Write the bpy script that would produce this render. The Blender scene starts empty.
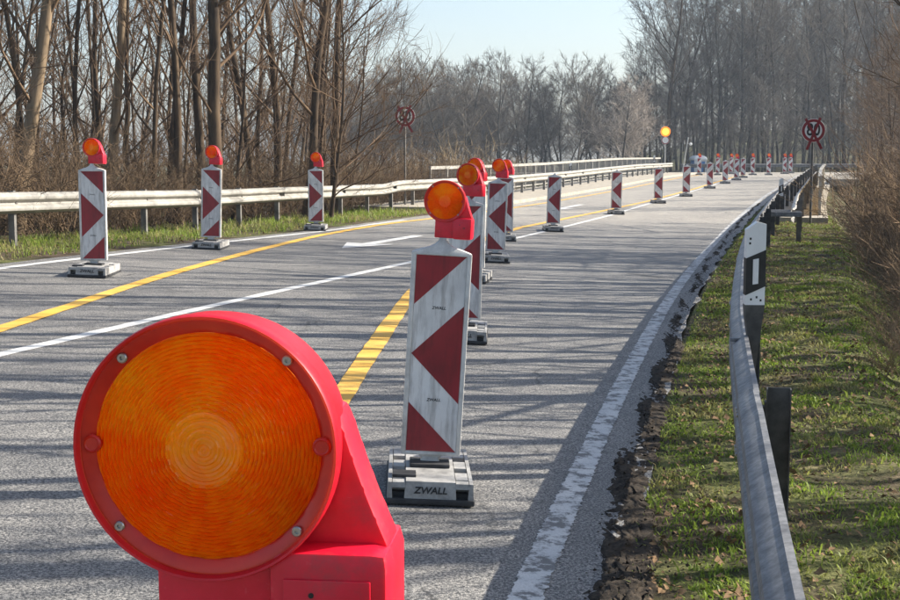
import bpy, bmesh, math, random
import numpy as np
from mathutils import Vector, Matrix, Quaternion

SC = bpy.context.scene
COL = SC.collection
R = math.radians
random.seed(7)

# ------------------------------------------------------------------ camera, sky, sun, exposure
cam_d = bpy.data.cameras.new('camera'); cam = bpy.data.objects.new('camera', cam_d); COL.objects.link(cam)
cam.location = (0, 0, 1.675)
cam.rotation_euler = (R(90) - math.atan(144.5 / 1300), 0, 0)
cam_d.sensor_width = 36; cam_d.lens = 52.0
cam_d.clip_start = 0.05; cam_d.clip_end = 3000
SC.camera = cam
SUN_AZ, SUN_EL = R(74), R(31.5)
world = bpy.data.worlds.new('World'); SC.world = world; world.use_nodes = True
wn = world.node_tree; bg = wn.nodes['Background']
sky = wn.nodes.new('ShaderNodeTexSky'); sky.sky_type = 'NISHITA'; sky.sun_disc = False
sky.sun_elevation = SUN_EL; sky.sun_rotation = SUN_AZ; sky.air_density = 1.0; sky.dust_density = 2.0; sky.ozone_density = 1.2
wn.links.new(sky.outputs[0], bg.inputs[0]); bg.inputs[1].default_value = 0.092
sun_d = bpy.data.lights.new('sun', 'SUN'); sun_d.energy = 5.0; sun_d.angle = R(0.35); sun_d.color = (1.0, 0.93, 0.82)
sun = bpy.data.objects.new('sun', sun_d); COL.objects.link(sun); sun.location = (30, 10, 40)
SDIR = Vector((math.cos(SUN_EL) * math.sin(SUN_AZ), math.cos(SUN_EL) * math.cos(SUN_AZ), math.sin(SUN_EL)))
sun.rotation_euler = (-SDIR).to_track_quat('-Z', 'Y').to_euler()
vs = SC.view_settings; vs.view_transform = 'Standard'; vs.look = 'None'; vs.gamma = 1.0; vs.exposure = 1.18
vs.use_curve_mapping = False
SC.cycles.max_bounces = 6; SC.cycles.diffuse_bounces = 3; SC.cycles.transparent_max_bounces = 8; SC.cycles.volume_bounces = 0
SC.cycles.use_denoising = True; SC.cycles.sample_clamp_indirect = 6.0

# ------------------------------------------------------------------ road alignment
CE = [3.489967366719349e-08, -1.3632445807480547e-05, 0.0019123908893301515, 0.18680340648358376, -0.6619931201315177]
DE = np.polyder(CE)
def EX(Y):                                   # x of the right edge line
    Yc = np.clip(Y, -12, 105); return np.polyval(CE, Yc) + np.polyval(DE, Yc) * (Y - Yc)
TY = [-10, 6, 15, 20, 26, 29, 37, 45, 52, 62, 70, 77, 83, 93, 130]
TE = [.055, .055, .055, .048, .038, .035, .02, .008, 0, 0, 0, 0, 0, 0, 0]
TZ = [-.03, -.03, -.02, -.06, -.10, -.095, -.055, 0, .06, .1, .18, .245, .29, .29, .29]
KY = np.linspace(-10, 130, 561)
def _sm(v): a = np.interp(KY, TY, v); k = np.ones(9) / 9; return np.convolve(np.pad(a, 4, 'edge'), k, 'valid')
SE, SZ = _sm(TE), _sm(TZ)
def RZ(t, Y): return np.interp(Y, KY, SZ) + np.interp(Y, KY, SE) * np.clip(t, -.5, 9)
def TX(t, Y): return EX(Y) - t / .968
def XT(X, Y): return (EX(Y) - X) * .968
def P(t, Y, dz=0.0): return (float(TX(t, Y)), float(Y), float(RZ(t, Y)) + dz)
def sstep(a, b, x): u = np.clip((x - a) / (b - a), 0, 1); return u * u * (3 - 2 * u)
def GZ(t, Y):                                # terrain height
    t = np.asarray(t, float); Y = np.asarray(Y, float)
    zr = RZ(t, Y)
    far = sstep(92, 101, Y)
    br = sstep(30, 36, Y) * (1 - far)
    crest = np.interp(Y, [0, 7, 10, 15, 22, 30], [1.7, 1.7, 1.85, 2.1, 2.4, 2.6]) * (1 - br) + 2.5 * br
    d = np.maximum(-t - crest, 0)
    right = zr - .01 - np.minimum(d * (.60 + .5 * br), 3.0 + .4 * np.sin(Y * .21)) - .03 * sstep(.6, 2.6, -t)
    right = right * (1 - far) + far * (zr - .06 - .004 * np.maximum(-t - 22, 0))
    d2 = np.maximum(t - 11.6, 0)
    left = zr - .035 - np.minimum(d2 * (.10 + .7 * br), .9 + 2.6 * br)
    left = left * (1 - far) + far * (zr - .06 - np.minimum(np.maximum(t - 12, 0) * .1, .9))
    hill = 6 * sstep(128, 235, Y) * (1 - sstep(12, 45, t))
    right = right + hill; left = left + hill; zr = zr + hill
    z = np.where(t < -.3, right, np.where(t > 7.7, left, zr - .07))
    bump = .02 * np.sin(t * 3.1 + Y * 1.7) * np.sin(Y * 2.3 - t * 1.3) + .015 * np.sin(t * 7.3 - Y * 5.1)
    return z + bump * (sstep(.5, 1.0, -t) + sstep(8.2, 9, t)) * (1 - br * .7)
def GP(X, Y): return float(GZ(XT(X, Y), Y))

# ------------------------------------------------------------------ materials
MATS = {}
def newmat(name):
    m = bpy.data.materials.new(name); m.use_nodes = True; MATS[name] = m
    return m, m.node_tree, m.node_tree.nodes['Principled BSDF']
def coords(nt, mode='world'):
    if mode == 'world': return nt.nodes.new('ShaderNodeNewGeometry').outputs['Position']
    tc = nt.nodes.new('ShaderNodeTexCoord').outputs['Object']
    oi = nt.nodes.new('ShaderNodeObjectInfo')
    ma = nt.nodes.new('ShaderNodeVectorMath'); ma.operation = 'MULTIPLY_ADD'
    ma.inputs[1].default_value = (1, 1, 1); nt.links.new(tc, ma.inputs[0])
    cb = nt.nodes.new('ShaderNodeCombineXYZ'); ml = nt.nodes.new('ShaderNodeMath'); ml.operation = 'MULTIPLY'; ml.inputs[1].default_value = 37.0
    nt.links.new(oi.outputs['Random'], ml.inputs[0])
    for i in range(3): nt.links.new(ml.outputs[0], cb.inputs[i])
    nt.links.new(cb.outputs[0], ma.inputs[2])
    return ma.outputs[0]
def noise(nt, co, scale, detail=4, rough=.6, stretch=None):
    n = nt.nodes.new('ShaderNodeTexNoise'); n.inputs['Scale'].default_value = scale
    n.inputs['Detail'].default_value = detail; n.inputs['Roughness'].default_value = rough
    if stretch:
        mp = nt.nodes.new('ShaderNodeMapping'); mp.inputs['Scale'].default_value = stretch
        nt.links.new(co, mp.inputs[0]); co = mp.outputs[0]
    nt.links.new(co, n.inputs['Vector']); return n.outputs['Fac']
def ramp(nt, fac, stops):
    r = nt.nodes.new('ShaderNodeValToRGB'); el = r.color_ramp.elements
    while len(el) < len(stops): el.new(.5)
    for e, (p, c) in zip(el, stops): e.position = p; e.color = (*c, 1) if len(c) == 3 else c
    nt.links.new(fac, r.inputs[0]); return r.outputs['Color']
def mixc(nt, fac, a, b, mode='MIX'):
    m = nt.nodes.new('ShaderNodeMix'); m.data_type = 'RGBA'; m.blend_type = mode
    for sock, v in ((m.inputs['Factor'], fac), (m.inputs[6], a), (m.inputs[7], b)):
        if hasattr(v, 'links'): nt.links.new(v, sock)
        elif isinstance(v, (int, float)): sock.default_value = v
        else: sock.default_value = (*v, 1)
    return m.outputs[2]
def bump(nt, bs, h, strength=.3, dist=.01):
    b = nt.nodes.new('ShaderNodeBump'); b.inputs['Strength'].default_value = strength; b.inputs['Distance'].default_value = dist
    nt.links.new(h, b.inputs['Height']); nt.links.new(b.outputs[0], bs.inputs['Normal'])
def simple(name, c1, c2, scale=6, rough=.6, metal=0., bumpk=0., mode='object', lo=.35, hi=.65, fine=None, coat=0., spec=.5, stretch=None):
    m, nt, bs = newmat(name); co = coords(nt, mode)
    n = noise(nt, co, scale, 5, .65, stretch)
    c = ramp(nt, n, [(lo, c1), (hi, c2)])
    if fine:
        n2 = noise(nt, co, fine[0], 3, .7); c = mixc(nt, fine[1], c, ramp(nt, n2, [(.3, (.02, .02, .02)), (.7, (1, 1, 1))]), 'MULTIPLY')
    nt.links.new(c, bs.inputs['Base Color'])
    bs.inputs['Roughness'].default_value = rough; bs.inputs['Metallic'].default_value = metal
    bs.inputs['Specular IOR Level'].default_value = spec
    if coat: bs.inputs['Coat Weight'].default_value = coat; bs.inputs['Coat Roughness'].default_value = .12
    if bumpk: bump(nt, bs, n, bumpk, .01)
    return m

def make_asphalt():
    m, nt, bs = newmat('asphalt'); co = coords(nt)
    big = noise(nt, co, .35, 4, .6); mid = noise(nt, co, 2.2, 5, .7)
    fine = noise(nt, co, 80, 3, .85); fine2 = noise(nt, co, 240, 1, .5)
    c = ramp(nt, big, [(.3, (.118, .118, .117)), (.7, (.185, .180, .171))])
    c = mixc(nt, .45, c, ramp(nt, mid, [(.32, (.07, .071, .075)), (.68, (.205, .20, .19))]))
    sp = ramp(nt, fine, [(.40, (.14, .14, .15)), (.5, (.95, .95, .95)), (.60, (2.5, 2.4, 2.25))])
    c = mixc(nt, .9, c, sp, 'MULTIPLY')
    # wheel-track streaks along the lane and thin cracks
    vo = nt.nodes.new('ShaderNodeTexVoronoi'); vo.feature = 'DISTANCE_TO_EDGE'; vo.inputs['Scale'].default_value = 1.15
    wv = nt.nodes.new('ShaderNodeVectorMath'); wv.operation = 'MULTIPLY_ADD'; wv.inputs[1].default_value = (.35, .35, 0)
    nz = nt.nodes.new('ShaderNodeTexNoise'); nz.inputs['Scale'].default_value = 3.2; nz.inputs['Detail'].default_value = 4
    nt.links.new(co, nz.inputs['Vector']); nt.links.new(nz.outputs['Color'], wv.inputs[0]); nt.links.new(co, wv.inputs[2])
    nt.links.new(wv.outputs[0], vo.inputs['Vector'])
    cr = ramp(nt, vo.outputs['Distance'], [(0, (.25, .25, .25)), (.006, (.5, .5, .5)), (.014, (1, 1, 1))])
    cm = ramp(nt, noise(nt, co, .8, 2), [(.52, (0, 0, 0)), (.6, (1, 1, 1))])
    c = mixc(nt, cm, c, mixc(nt, 1.0, c, cr, 'MULTIPLY'))
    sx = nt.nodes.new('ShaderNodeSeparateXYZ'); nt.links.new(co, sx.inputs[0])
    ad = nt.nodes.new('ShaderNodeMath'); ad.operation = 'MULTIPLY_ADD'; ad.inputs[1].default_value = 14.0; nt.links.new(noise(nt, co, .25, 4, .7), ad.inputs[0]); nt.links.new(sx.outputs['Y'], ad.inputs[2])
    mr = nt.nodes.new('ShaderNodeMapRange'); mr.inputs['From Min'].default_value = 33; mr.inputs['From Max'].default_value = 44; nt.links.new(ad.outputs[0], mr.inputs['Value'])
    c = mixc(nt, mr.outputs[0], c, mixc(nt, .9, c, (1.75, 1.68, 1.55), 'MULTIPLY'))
    nt.links.new(c, bs.inputs['Base Color']); bs.inputs['Roughness'].default_value = .66
    bs.inputs['Specular IOR Level'].default_value = .5
    bump(nt, bs, fine, .8, .008)
    return m
make_asphalt()
def paint(name, c1, c2, wear_lo, wear_hi, wearcol=(.13, .128, .125)):
    m, nt, bs = newmat(name); co = coords(nt)
    n = noise(nt, co, 9, 6, .75); f = noise(nt, co, 95, 2, .8)
    c = ramp(nt, noise(nt, co, 3, 3), [(.3, c1), (.7, c2)])
    c = mixc(nt, .3, c, ramp(nt, f, [(.35, (.45, .45, .45)), (.6, (1, 1, 1))]), 'MULTIPLY')
    w = ramp(nt, n, [(wear_lo, (0, 0, 0)), (wear_hi, (1, 1, 1))])
    c = mixc(nt, w, c, wearcol)
    nt.links.new(c, bs.inputs['Base Color']); bs.inputs['Roughness'].default_value = .65; bump(nt, bs, f, .35, .005)
    return m
paint('white_paint', (.60, .60, .58), (.72, .71, .68), .60, .72)
paint('edge_paint', (.50, .51, .51), (.64, .63, .60), .47, .57)
paint('yellow_paint', (.78, .42, .05), (.80, .48, .10), .66, .78)

def make_ground():
    m, nt, bs = newmat('soil_and_turf'); co = coords(nt)
    a = noise(nt, co, .9, 5, .65); b = noise(nt, co, 5, 6, .7); f = noise(nt, co, 40, 3, .7)
    turf = ramp(nt, b, [(.3, (.03, .033, .012)), (.5, (.085, .095, .03)), (.7, (.21, .20, .08))])
    soil = ramp(nt, b, [(.3, (.035, .026, .018)), (.55, (.085, .062, .042)), (.75, (.17, .13, .09))])
    c = mixc(nt, ramp(nt, a, [(.42, (0, 0, 0)), (.58, (1, 1, 1))]), turf, soil)
    c = mixc(nt, .6, c, ramp(nt, f, [(.3, (.3, .3, .3)), (.6, (1.3, 1.3, 1.3))]), 'MULTIPLY')
    nt.links.new(c, bs.inputs['Base Color']); bs.inputs['Roughness'].default_value = .95; bs.inputs['Specular IOR Level'].default_value = .15
    bump(nt, bs, b, .8, .06)
make_ground()
simple('dark_soil', (.016, .013, .010), (.085, .066, .048), 30, .95, bumpk=.9, mode='world', spec=.2, fine=(90, .5))
simple('concrete', (.30, .27, .22), (.46, .41, .33), 3, .9, mode='world', fine=(60, .25), bumpk=.2)
simple('galvanised', (.40, .39, .36), (.60, .58, .53), 4, .55, metal=.15, mode='world', fine=(14, .22), spec=.5)
simple('galvanised_weathered', (.15, .155, .17), (.36, .355, .345), 7, .55, metal=.2, mode='world', fine=(30, .55), spec=.4, lo=.3, hi=.7)
simple('rail_cream', (.26, .25, .225), (.43, .41, .365), 3, .6, mode='world', fine=(20, .2))
simple('dark_steel', (.035, .035, .037), (.10, .098, .095), 9, .6, metal=.3, mode='world')
simple('post_steel', (.10, .095, .088), (.22, .21, .195), 6, .65, metal=.2, mode='world')
simple('grey_pole', (.34, .34, .33), (.46, .46, .44), 5, .5, metal=.2)
simple('white_plastic', (.34, .33, .31), (.66, .65, .62), 7, .5, lo=.25, hi=.55, fine=(30, .15))
simple('grey_plastic', (.20, .197, .19), (.43, .42, .40), 9, .6, lo=.3, hi=.6, fine=(50, .25), bumpk=.1)
simple('black_rubber', (.012, .012, .014), (.04, .04, .042), 12, .75)
simple('black_ink', (.008, .008, .008), (.02, .02, .02), 12, .6)
simple('clean_white', (.72, .72, .71), (.80, .80, .79), 5, .45)
simple('sign_white', (.70, .70, .68), (.78, .78, .76), 5, .4)
simple('sign_red', (.20, .006, .012), (.28, .010, .016), 5, .4)
simple('tape_red', (.17, .004, .010), (.25, .007, .016), 8, .35)
simple('screw_steel', (.35, .34, .32), (.5, .5, .48), 40, .3, metal=.9)
simple('cabin_blue', (.03, .16, .42), (.05, .22, .52), 4, .45)
def make_sheets():
    # retroreflective sheeting with rain streaks of dirt
    for nm, c1, c2 in (('sheet_white', (.54, .54, .54), (.74, .74, .73)), ('sheet_red', (.19, .008, .016), (.30, .013, .024))):
        m, nt, bs = newmat(nm); co = coords(nt, 'object')
        s = noise(nt, co, 14, 5, .7, (2.2, 1, .25)); b = noise(nt, co, 5, 4, .6)
        c = ramp(nt, b, [(.3, c1), (.65, c2)])
        c = mixc(nt, .55 if nm == 'sheet_white' else .4, c, ramp(nt, s, [(.34, (.28, .26, .25)), (.54, (1, 1, 1))]), 'MULTIPLY')
        nt.links.new(c, bs.inputs['Base Color']); bs.inputs['Roughness'].default_value = .42; bs.inputs['Coat Weight'].default_value = .15
make_sheets()
def make_lamp_mats():
    m, nt, bs = newmat('lamp_red'); co = coords(nt, 'object')
    n = noise(nt, co, 18, 5, .7); s = noise(nt, co, 60, 3, .8)
    c = ramp(nt, n, [(.3, (.60, .004, .022)), (.7, (.76, .010, .042))])
    c = mixc(nt, ramp(nt, s, [(.66, (0, 0, 0)), (.80, (.25, .25, .25))]), c, (.8, .30, .32))
    g_ = noise(nt, co, 11, 6, .75); c = mixc(nt, ramp(nt, g_, [(.56, (0, 0, 0)), (.74, (.55, .55, .55))]), c, (.20, .06, .06))
    sc_ = noise(nt, co, 30, 4, .8, (1, 1, 9)); c = mixc(nt, ramp(nt, sc_, [(.66, (0, 0, 0)), (.76, (.25, .25, .25))]), c, (.85, .25, .30))
    nt.links.new(c, bs.inputs['Base Color']); bs.inputs['Roughness'].default_value = .38
    bs.inputs['Subsurface Weight'].default_value = .25; bs.inputs['Subsurface Radius'].default_value = (.02, .004, .003); bs.inputs['Subsurface Scale'].default_value = .5
    bump(nt, bs, n, .04, .004)
    md = m.copy(); md.name = 'lamp_drum'; MATS['lamp_drum'] = md; n2 = md.node_tree; b2 = n2.nodes['Principled BSDF']
    b2.inputs['Subsurface Weight'].default_value = 0
    tr = n2.nodes.new('ShaderNodeBsdfTranslucent'); tr.inputs[0].default_value = (1.0, .38, .14, 1)
    mx = n2.nodes.new('ShaderNodeMixShader'); mx.inputs[0].default_value = .30
    n2.links.new(b2.outputs[0], mx.inputs[1]); n2.links.new(tr.outputs[0], mx.inputs[2]); n2.links.new(mx.outputs[0], n2.nodes['Material Output'].inputs['Surface'])
    m, nt, bs = newmat('amber_clear'); bs.inputs['Base Color'].default_value = (1.0, .22, .004, 1); bs.inputs['Roughness'].default_value = .15
    tp = nt.nodes.new('ShaderNodeBsdfTransparent'); tp.inputs[0].default_value = (1.0, .62, .16, 1)
    tr = nt.nodes.new('ShaderNodeBsdfTranslucent'); tr.inputs[0].default_value = (1.0, .35, .02, 1)
    m1 = nt.nodes.new('ShaderNodeMixShader'); m1.inputs[0].default_value = .6; nt.links.new(tr.outputs[0], m1.inputs[1]); nt.links.new(tp.outputs[0], m1.inputs[2])
    m2 = nt.nodes.new('ShaderNodeMixShader'); m2.inputs[0].default_value = .75; nt.links.new(bs.outputs[0], m2.inputs[1]); nt.links.new(m1.outputs[0], m2.inputs[2])
    nt.links.new(m2.outputs[0], nt.nodes['Material Output'].inputs['Surface'])
    m, nt, bs = newmat('lamp_flange'); co = coords(nt, 'object')
    c = ramp(nt, noise(nt, co, 25, 4), [(.3, (.52, .014, .008)), (.7, (.72, .034, .012))])
    nt.links.new(c, bs.inputs['Base Color']); bs.inputs['Roughness'].default_value = .3
    m, nt, bs = newmat('amber_lens'); co = coords(nt, 'object')
    out = nt.nodes['Material Output']
    c = ramp(nt, noise(nt, co, 9, 3), [(.30, (1.0, .15, .001)), (.48, (1.0, .29, .003)), (.66, (1.0, .56, .012))])
    nt.links.new(c, bs.inputs['Base Color']); bs.inputs['Roughness'].default_value = .16; bs.inputs['IOR'].default_value = 1.49
    bs.inputs['Transmission Weight'].default_value = .0; bs.inputs['Coat Weight'].default_value = .6; bs.inputs['Coat Roughness'].default_value = .06; bs.inputs['Specular IOR Level'].default_value = .25
    tr = nt.nodes.new('ShaderNodeBsdfTranslucent'); nt.links.new(c, tr.inputs[0])
    mx = nt.nodes.new('ShaderNodeMixShader'); mx.inputs[0].default_value = .42
    nt.links.new(bs.outputs[0], mx.inputs[1]); nt.links.new(tr.outputs[0], mx.inputs[2]); nt.links.new(mx.outputs[0], out.inputs['Surface'])
    # small prism facets around the rings
    at = nt.nodes.new('ShaderNodeTexVoronoi'); at.inputs['Scale'].default_value = 120; nt.links.new(co, at.inputs['Vector'])
    bump(nt, bs, at.outputs['Distance'], .7, .003); nt.links.new(bs.inputs['Normal'].links[0].from_socket, tr.inputs['Normal'])
    m, nt, bs = newmat('reflector_amber'); co = coords(nt, 'object')
    nt.links.new(ramp(nt, noise(nt, co, 12, 3), [(.3, (.80, .30, .04)), (.7, (.92, .42, .08))]), bs.inputs['Base Color']); bs.inputs['Roughness'].default_value = .45
    m, nt, bs = newmat('lit_amber'); bs.inputs['Base Color'].default_value = (.9, .4, .05, 1)
    bs.inputs['Emission Color'].default_value = (1.0, .30, .03, 1); bs.inputs['Emission Strength'].default_value = 1.7
    m, nt, bs = newmat('halo_amber'); bs.inputs['Base Color'].default_value = (.9, .3, .03, 1); bs.inputs['Emission Color'].default_value = (1.0, .22, .01, 1); bs.inputs['Emission Strength'].default_value = .55
    m, nt, bs = newmat('parapet_sheet')
    out = nt.nodes['Material Output']; co = coords(nt)
    c = ramp(nt, noise(nt, co, 1.5, 5, .7), [(.3, (.74, .58, .22)), (.5, (.84, .70, .36)), (.7, (.78, .52, .08))])
    nt.links.new(c, bs.inputs['Base Color']); bs.inputs['Roughness'].default_value = .5
    tr = nt.nodes.new('ShaderNodeBsdfTranslucent'); nt.links.new(c, tr.inputs[0])
    mx = nt.nodes.new('ShaderNodeMixShader'); mx.inputs[0].default_value = .75
    nt.links.new(bs.outputs[0], mx.inputs[1]); nt.links.new(tr.outputs[0], mx.inputs[2]); nt.links.new(mx.outputs[0], out.inputs['Surface'])
make_lamp_mats()
simple('bark_brown', (.025, .018, .013), (.12, .082, .05), 7, .9, bumpk=.5, stretch=(1, 1, .15), spec=.2)
simple('bark_pale', (.13, .095, .06), (.30, .22, .14), 6, .9, bumpk=.5, stretch=(1, 1, .15), spec=.2)
simple('bark_grey', (.040, .037, .034), (.12, .108, .092), 6, .9, bumpk=.3, stretch=(1, 1, .15), spec=.2)
simple('twig_brown', (.07, .045, .03), (.19, .125, .075), 1.5, .9, spec=.15)
simple('twig_grey', (.08, .07, .06), (.25, .215, .175), 1.0, .9, spec=.15)
simple('twig_blossom', (.22, .19, .165), (.42, .37, .32), 2.0, .9, spec=.15)
simple('twig_tan', (.20, .145, .085), (.42, .32, .19), 1.2, .9, mode='world', spec=.15)
simple('twig_thicket', (.06, .038, .026), (.36, .25, .15), 2.2, .9, mode='world', spec=.15)
simple('twig_far', (.028, .026, .025), (.075, .068, .060), 1.0, .9, mode='world', spec=.15)
simple('twig_dark', (.04, .027, .018), (.22, .15, .09), 2.2, .9, mode='world', spec=.15)
def make_grass():
    m, nt, bs = newmat('grass_blade'); co = coords(nt)
    a = noise(nt, co, 1.3, 4, .6); f = noise(nt, co, 35, 2, .6)
    g = ramp(nt, f, [(.3, (.06, .11, .012)), (.6, (.27, .36, .05))])
    d = ramp(nt, f, [(.3, (.16, .125, .055)), (.6, (.44, .36, .17))])
    c = mixc(nt, ramp(nt, a, [(.47, (0, 0, 0)), (.66, (1, 1, 1))]), g, d)
    nt.links.new(c, bs.inputs['Base Color']); bs.inputs['Roughness'].default_value = .6; bs.inputs['Specular IOR Level'].default_value = .3
    out = nt.nodes['Material Output']; tr = nt.nodes.new('ShaderNodeBsdfTranslucent'); nt.links.new(c, tr.inputs[0])
    mx = nt.nodes.new('ShaderNodeMixShader'); mx.inputs[0].default_value = .4
    nt.links.new(bs.outputs[0], mx.inputs[1]); nt.links.new(tr.outputs[0], mx.inputs[2]); nt.links.new(mx.outputs[0], out.inputs['Surface'])
make_grass()
simple('dead_leaf', (.10, .06, .03), (.30, .19, .10), 30, .85, mode='world', spec=.2)

# ------------------------------------------------------------------ mesh helpers
class MB:
    def __init__(s): s.v = []; s.f = []
    def add(s, vs, fs):
        o = len(s.v); s.v += [tuple(map(float, v)) for v in vs]; s.f += [tuple(i + o for i in f) for f in fs]; return s
    def box(s, x0, x1, y0, y1, z0, z1, taper=0.0):
        a = taper
        return s.add([(x0, y0, z0), (x1, y0, z0), (x1, y1, z0), (x0, y1, z0), (x0 + a, y0 + a, z1), (x1 - a, y0 + a, z1), (x1 - a, y1 - a, z1), (x0 + a, y1 - a, z1)],
                     [(3, 2, 1, 0), (4, 5, 6, 7), (0, 1, 5, 4), (1, 2, 6, 5), (2, 3, 7, 6), (3, 0, 4, 7)])
    def bbox(s, x0, x1, y0, y1, z0, z1, r=.004):        # box with chamfered edges
        bm = bmesh.new(); bmesh.ops.create_cube(bm, size=1)
        for v in bm.verts: v.co = ((x0 + x1) / 2 + v.co.x * (x1 - x0), (y0 + y1) / 2 + v.co.y * (y1 - y0), (z0 + z1) / 2 + v.co.z * (z1 - z0))
        bmesh.ops.bevel(bm, geom=bm.edges[:], offset=r, segments=2, profile=.6, affect='EDGES')
        bm.verts.index_update(); s.add([v.co for v in bm.verts], [[v.index for v in f.verts] for f in bm.faces]); bm.free(); return s
    def prism_y(s, poly, y0, y1):                       # polygon in xz, counter-clockwise seen from -y
        n = len(poly); vs = [(x, y0, z) for x, z in poly] + [(x, y1, z) for x, z in poly]
        return s.add(vs, [tuple(range(n)), tuple(range(2 * n - 1, n - 1, -1))] + [((i + 1) % n, i, n + i, n + (i + 1) % n) for i in range(n)])
    def loft(s, rings, cap=True):
        n = len(rings[0]); vs = [p for r in rings for p in r]; fs = []
        for k in range(len(rings) - 1):
            for i in range(n): fs.append((k * n + i, k * n + (i + 1) % n, (k + 1) * n + (i + 1) % n, (k + 1) * n + i))
        if cap: fs += [tuple(range(n - 1, -1, -1)), tuple((len(rings) - 1) * n + i for i in range(n))]
        return s.add(vs, fs)
    def lathe_y(s, prof, seg=48, cx=0, cz=0, closed=False):   # prof: (r, y) about a y axis
        rings = []
        for r, y in prof: rings.append([(cx + r * math.cos(2 * math.pi * i / seg), y, cz + r * math.sin(2 * math.pi * i / seg)) for i in range(seg)])
        if closed: rings.append(rings[0])
        return s.loft(rings, cap=False)
    def tube(s, a, b, r0, r1=None, seg=8):
        a, b = Vector(a), Vector(b); r1 = r0 if r1 is None else r1; d = (b - a).normalized()
        u = d.orthogonal().normalized(); w = d.cross(u)
        return s.loft([[a + (u * math.cos(2 * math.pi * i / seg) + w * math.sin(2 * math.pi * i / seg)) * r0 for i in range(seg)],
                       [b + (u * math.cos(2 * math.pi * i / seg) + w * math.sin(2 * math.pi * i / seg)) * r1 for i in range(seg)]])
    def build(s, name, mat, parent=None, smooth=None, mode=None):
        me = bpy.data.meshes.new(name); me.from_pydata(s.v, [], s.f); me.validate(); me.update()
        return link_mesh(name, me, mat, parent, smooth)
def link_mesh(name, me, mat, parent=None, smooth=None):
    me.materials.append(MATS[mat])
    if smooth is not None:
        me.polygons.foreach_set('use_smooth', [True] * len(me.polygons)); me.set_sharp_from_angle(angle=R(smooth))
    o = bpy.data.objects.new(name, me); COL.objects.link(o)
    if parent: o.parent = parent
    return o
def np_mesh(name, V, F, mat, parent=None, smooth=False):    # V (n,3), F (m,k)
    me = bpy.data.meshes.new(name); V = np.asarray(V, np.float32); F = np.asarray(F, np.int32); k = F.shape[1]
    me.vertices.add(len(V)); me.vertices.foreach_set('co', V.ravel())
    me.loops.add(F.size); me.loops.foreach_set('vertex_index', F.ravel())
    me.polygons.add(len(F)); me.polygons.foreach_set('loop_start', np.arange(0, F.size, k, dtype=np.int32)); me.polygons.foreach_set('loop_total', np.full(len(F), k, np.int32))
    if smooth: me.polygons.foreach_set('use_smooth', np.ones(len(F), bool))
    me.update(calc_edges=True); me.materials.append(MATS[mat])
    o = bpy.data.objects.new(name, me); COL.objects.link(o)
    if parent: o.parent = parent
    return o
def tag(o, label=None, cat=None, group=None, kind=None):
    for k, v in (('label', label), ('category', cat), ('group', group), ('kind', kind)):
        if v: o[k] = v
    return o
def empty(name, loc, rz=0.0, label=None, cat=None, group=None):
    o = bpy.data.objects.new(name, None); COL.objects.link(o); o.empty_display_size = .2
    o.location = loc; o.rotation_euler = (0, 0, rz); return tag(o, label, cat, group)
KIDS = {}
def copy_tree(o, parent=None):
    c = o.copy(); COL.objects.link(c); c.parent = parent
    for ch in [x for x in ALL_CHILDREN(o)]: copy_tree(ch, c)
    return c
def ALL_CHILDREN(o): return list(o.children)
def text_mesh(s, size, depth=.0008, font_shear=0.0):
    cu = bpy.data.curves.new('lettering', 'FONT'); cu.body = s; cu.size = size; cu.extrude = depth; cu.align_x = 'CENTER'; cu.align_y = 'CENTER'
    cu.shear = font_shear; cu.resolution_u = 3; cu.offset = size * .022
    ob = bpy.data.objects.new('tmp', cu); COL.objects.link(ob)
    dg = bpy.context.evaluated_depsgraph_get(); dg.update()
    me = bpy.data.meshes.new_from_object(ob.evaluated_get(dg)); bpy.data.objects.remove(ob); bpy.data.curves.remove(cu)
    me.transform(Matrix.Rotation(R(90), 4, 'X'))     # stand up, facing -y
    return me
def strip(name, mat, ts0, ts1, Ys, dz, nt=1, parent=None, jit=0.0, thick=0.0):
    """sheet that follows the road between offsets ts0(Y) and ts1(Y)"""
    V = []; F = []; n = nt + 1; rng = random.Random(len(Ys))
    for Y in Ys:
        a, b = ts0(Y) + rng.uniform(-jit, jit), ts1(Y) + rng.uniform(-jit, jit)
        for i in range(n): V.append(P(a + (b - a) * i / nt, Y, dz))
    for k in range(len(Ys) - 1):
        for i in range(nt): F.append((k * n + i, k * n + i + 1, (k + 1) * n + i + 1, (k + 1) * n + i)[::-1])
    m = MB(); m.v = V; m.f = [f[::-1] for f in F]
    o = m.build(name, mat, parent)
    return o
def itp(pts): xs, ys = [p[0] for p in pts], [p[1] for p in pts]; return lambda Y: float(np.interp(Y, xs, ys))

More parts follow.
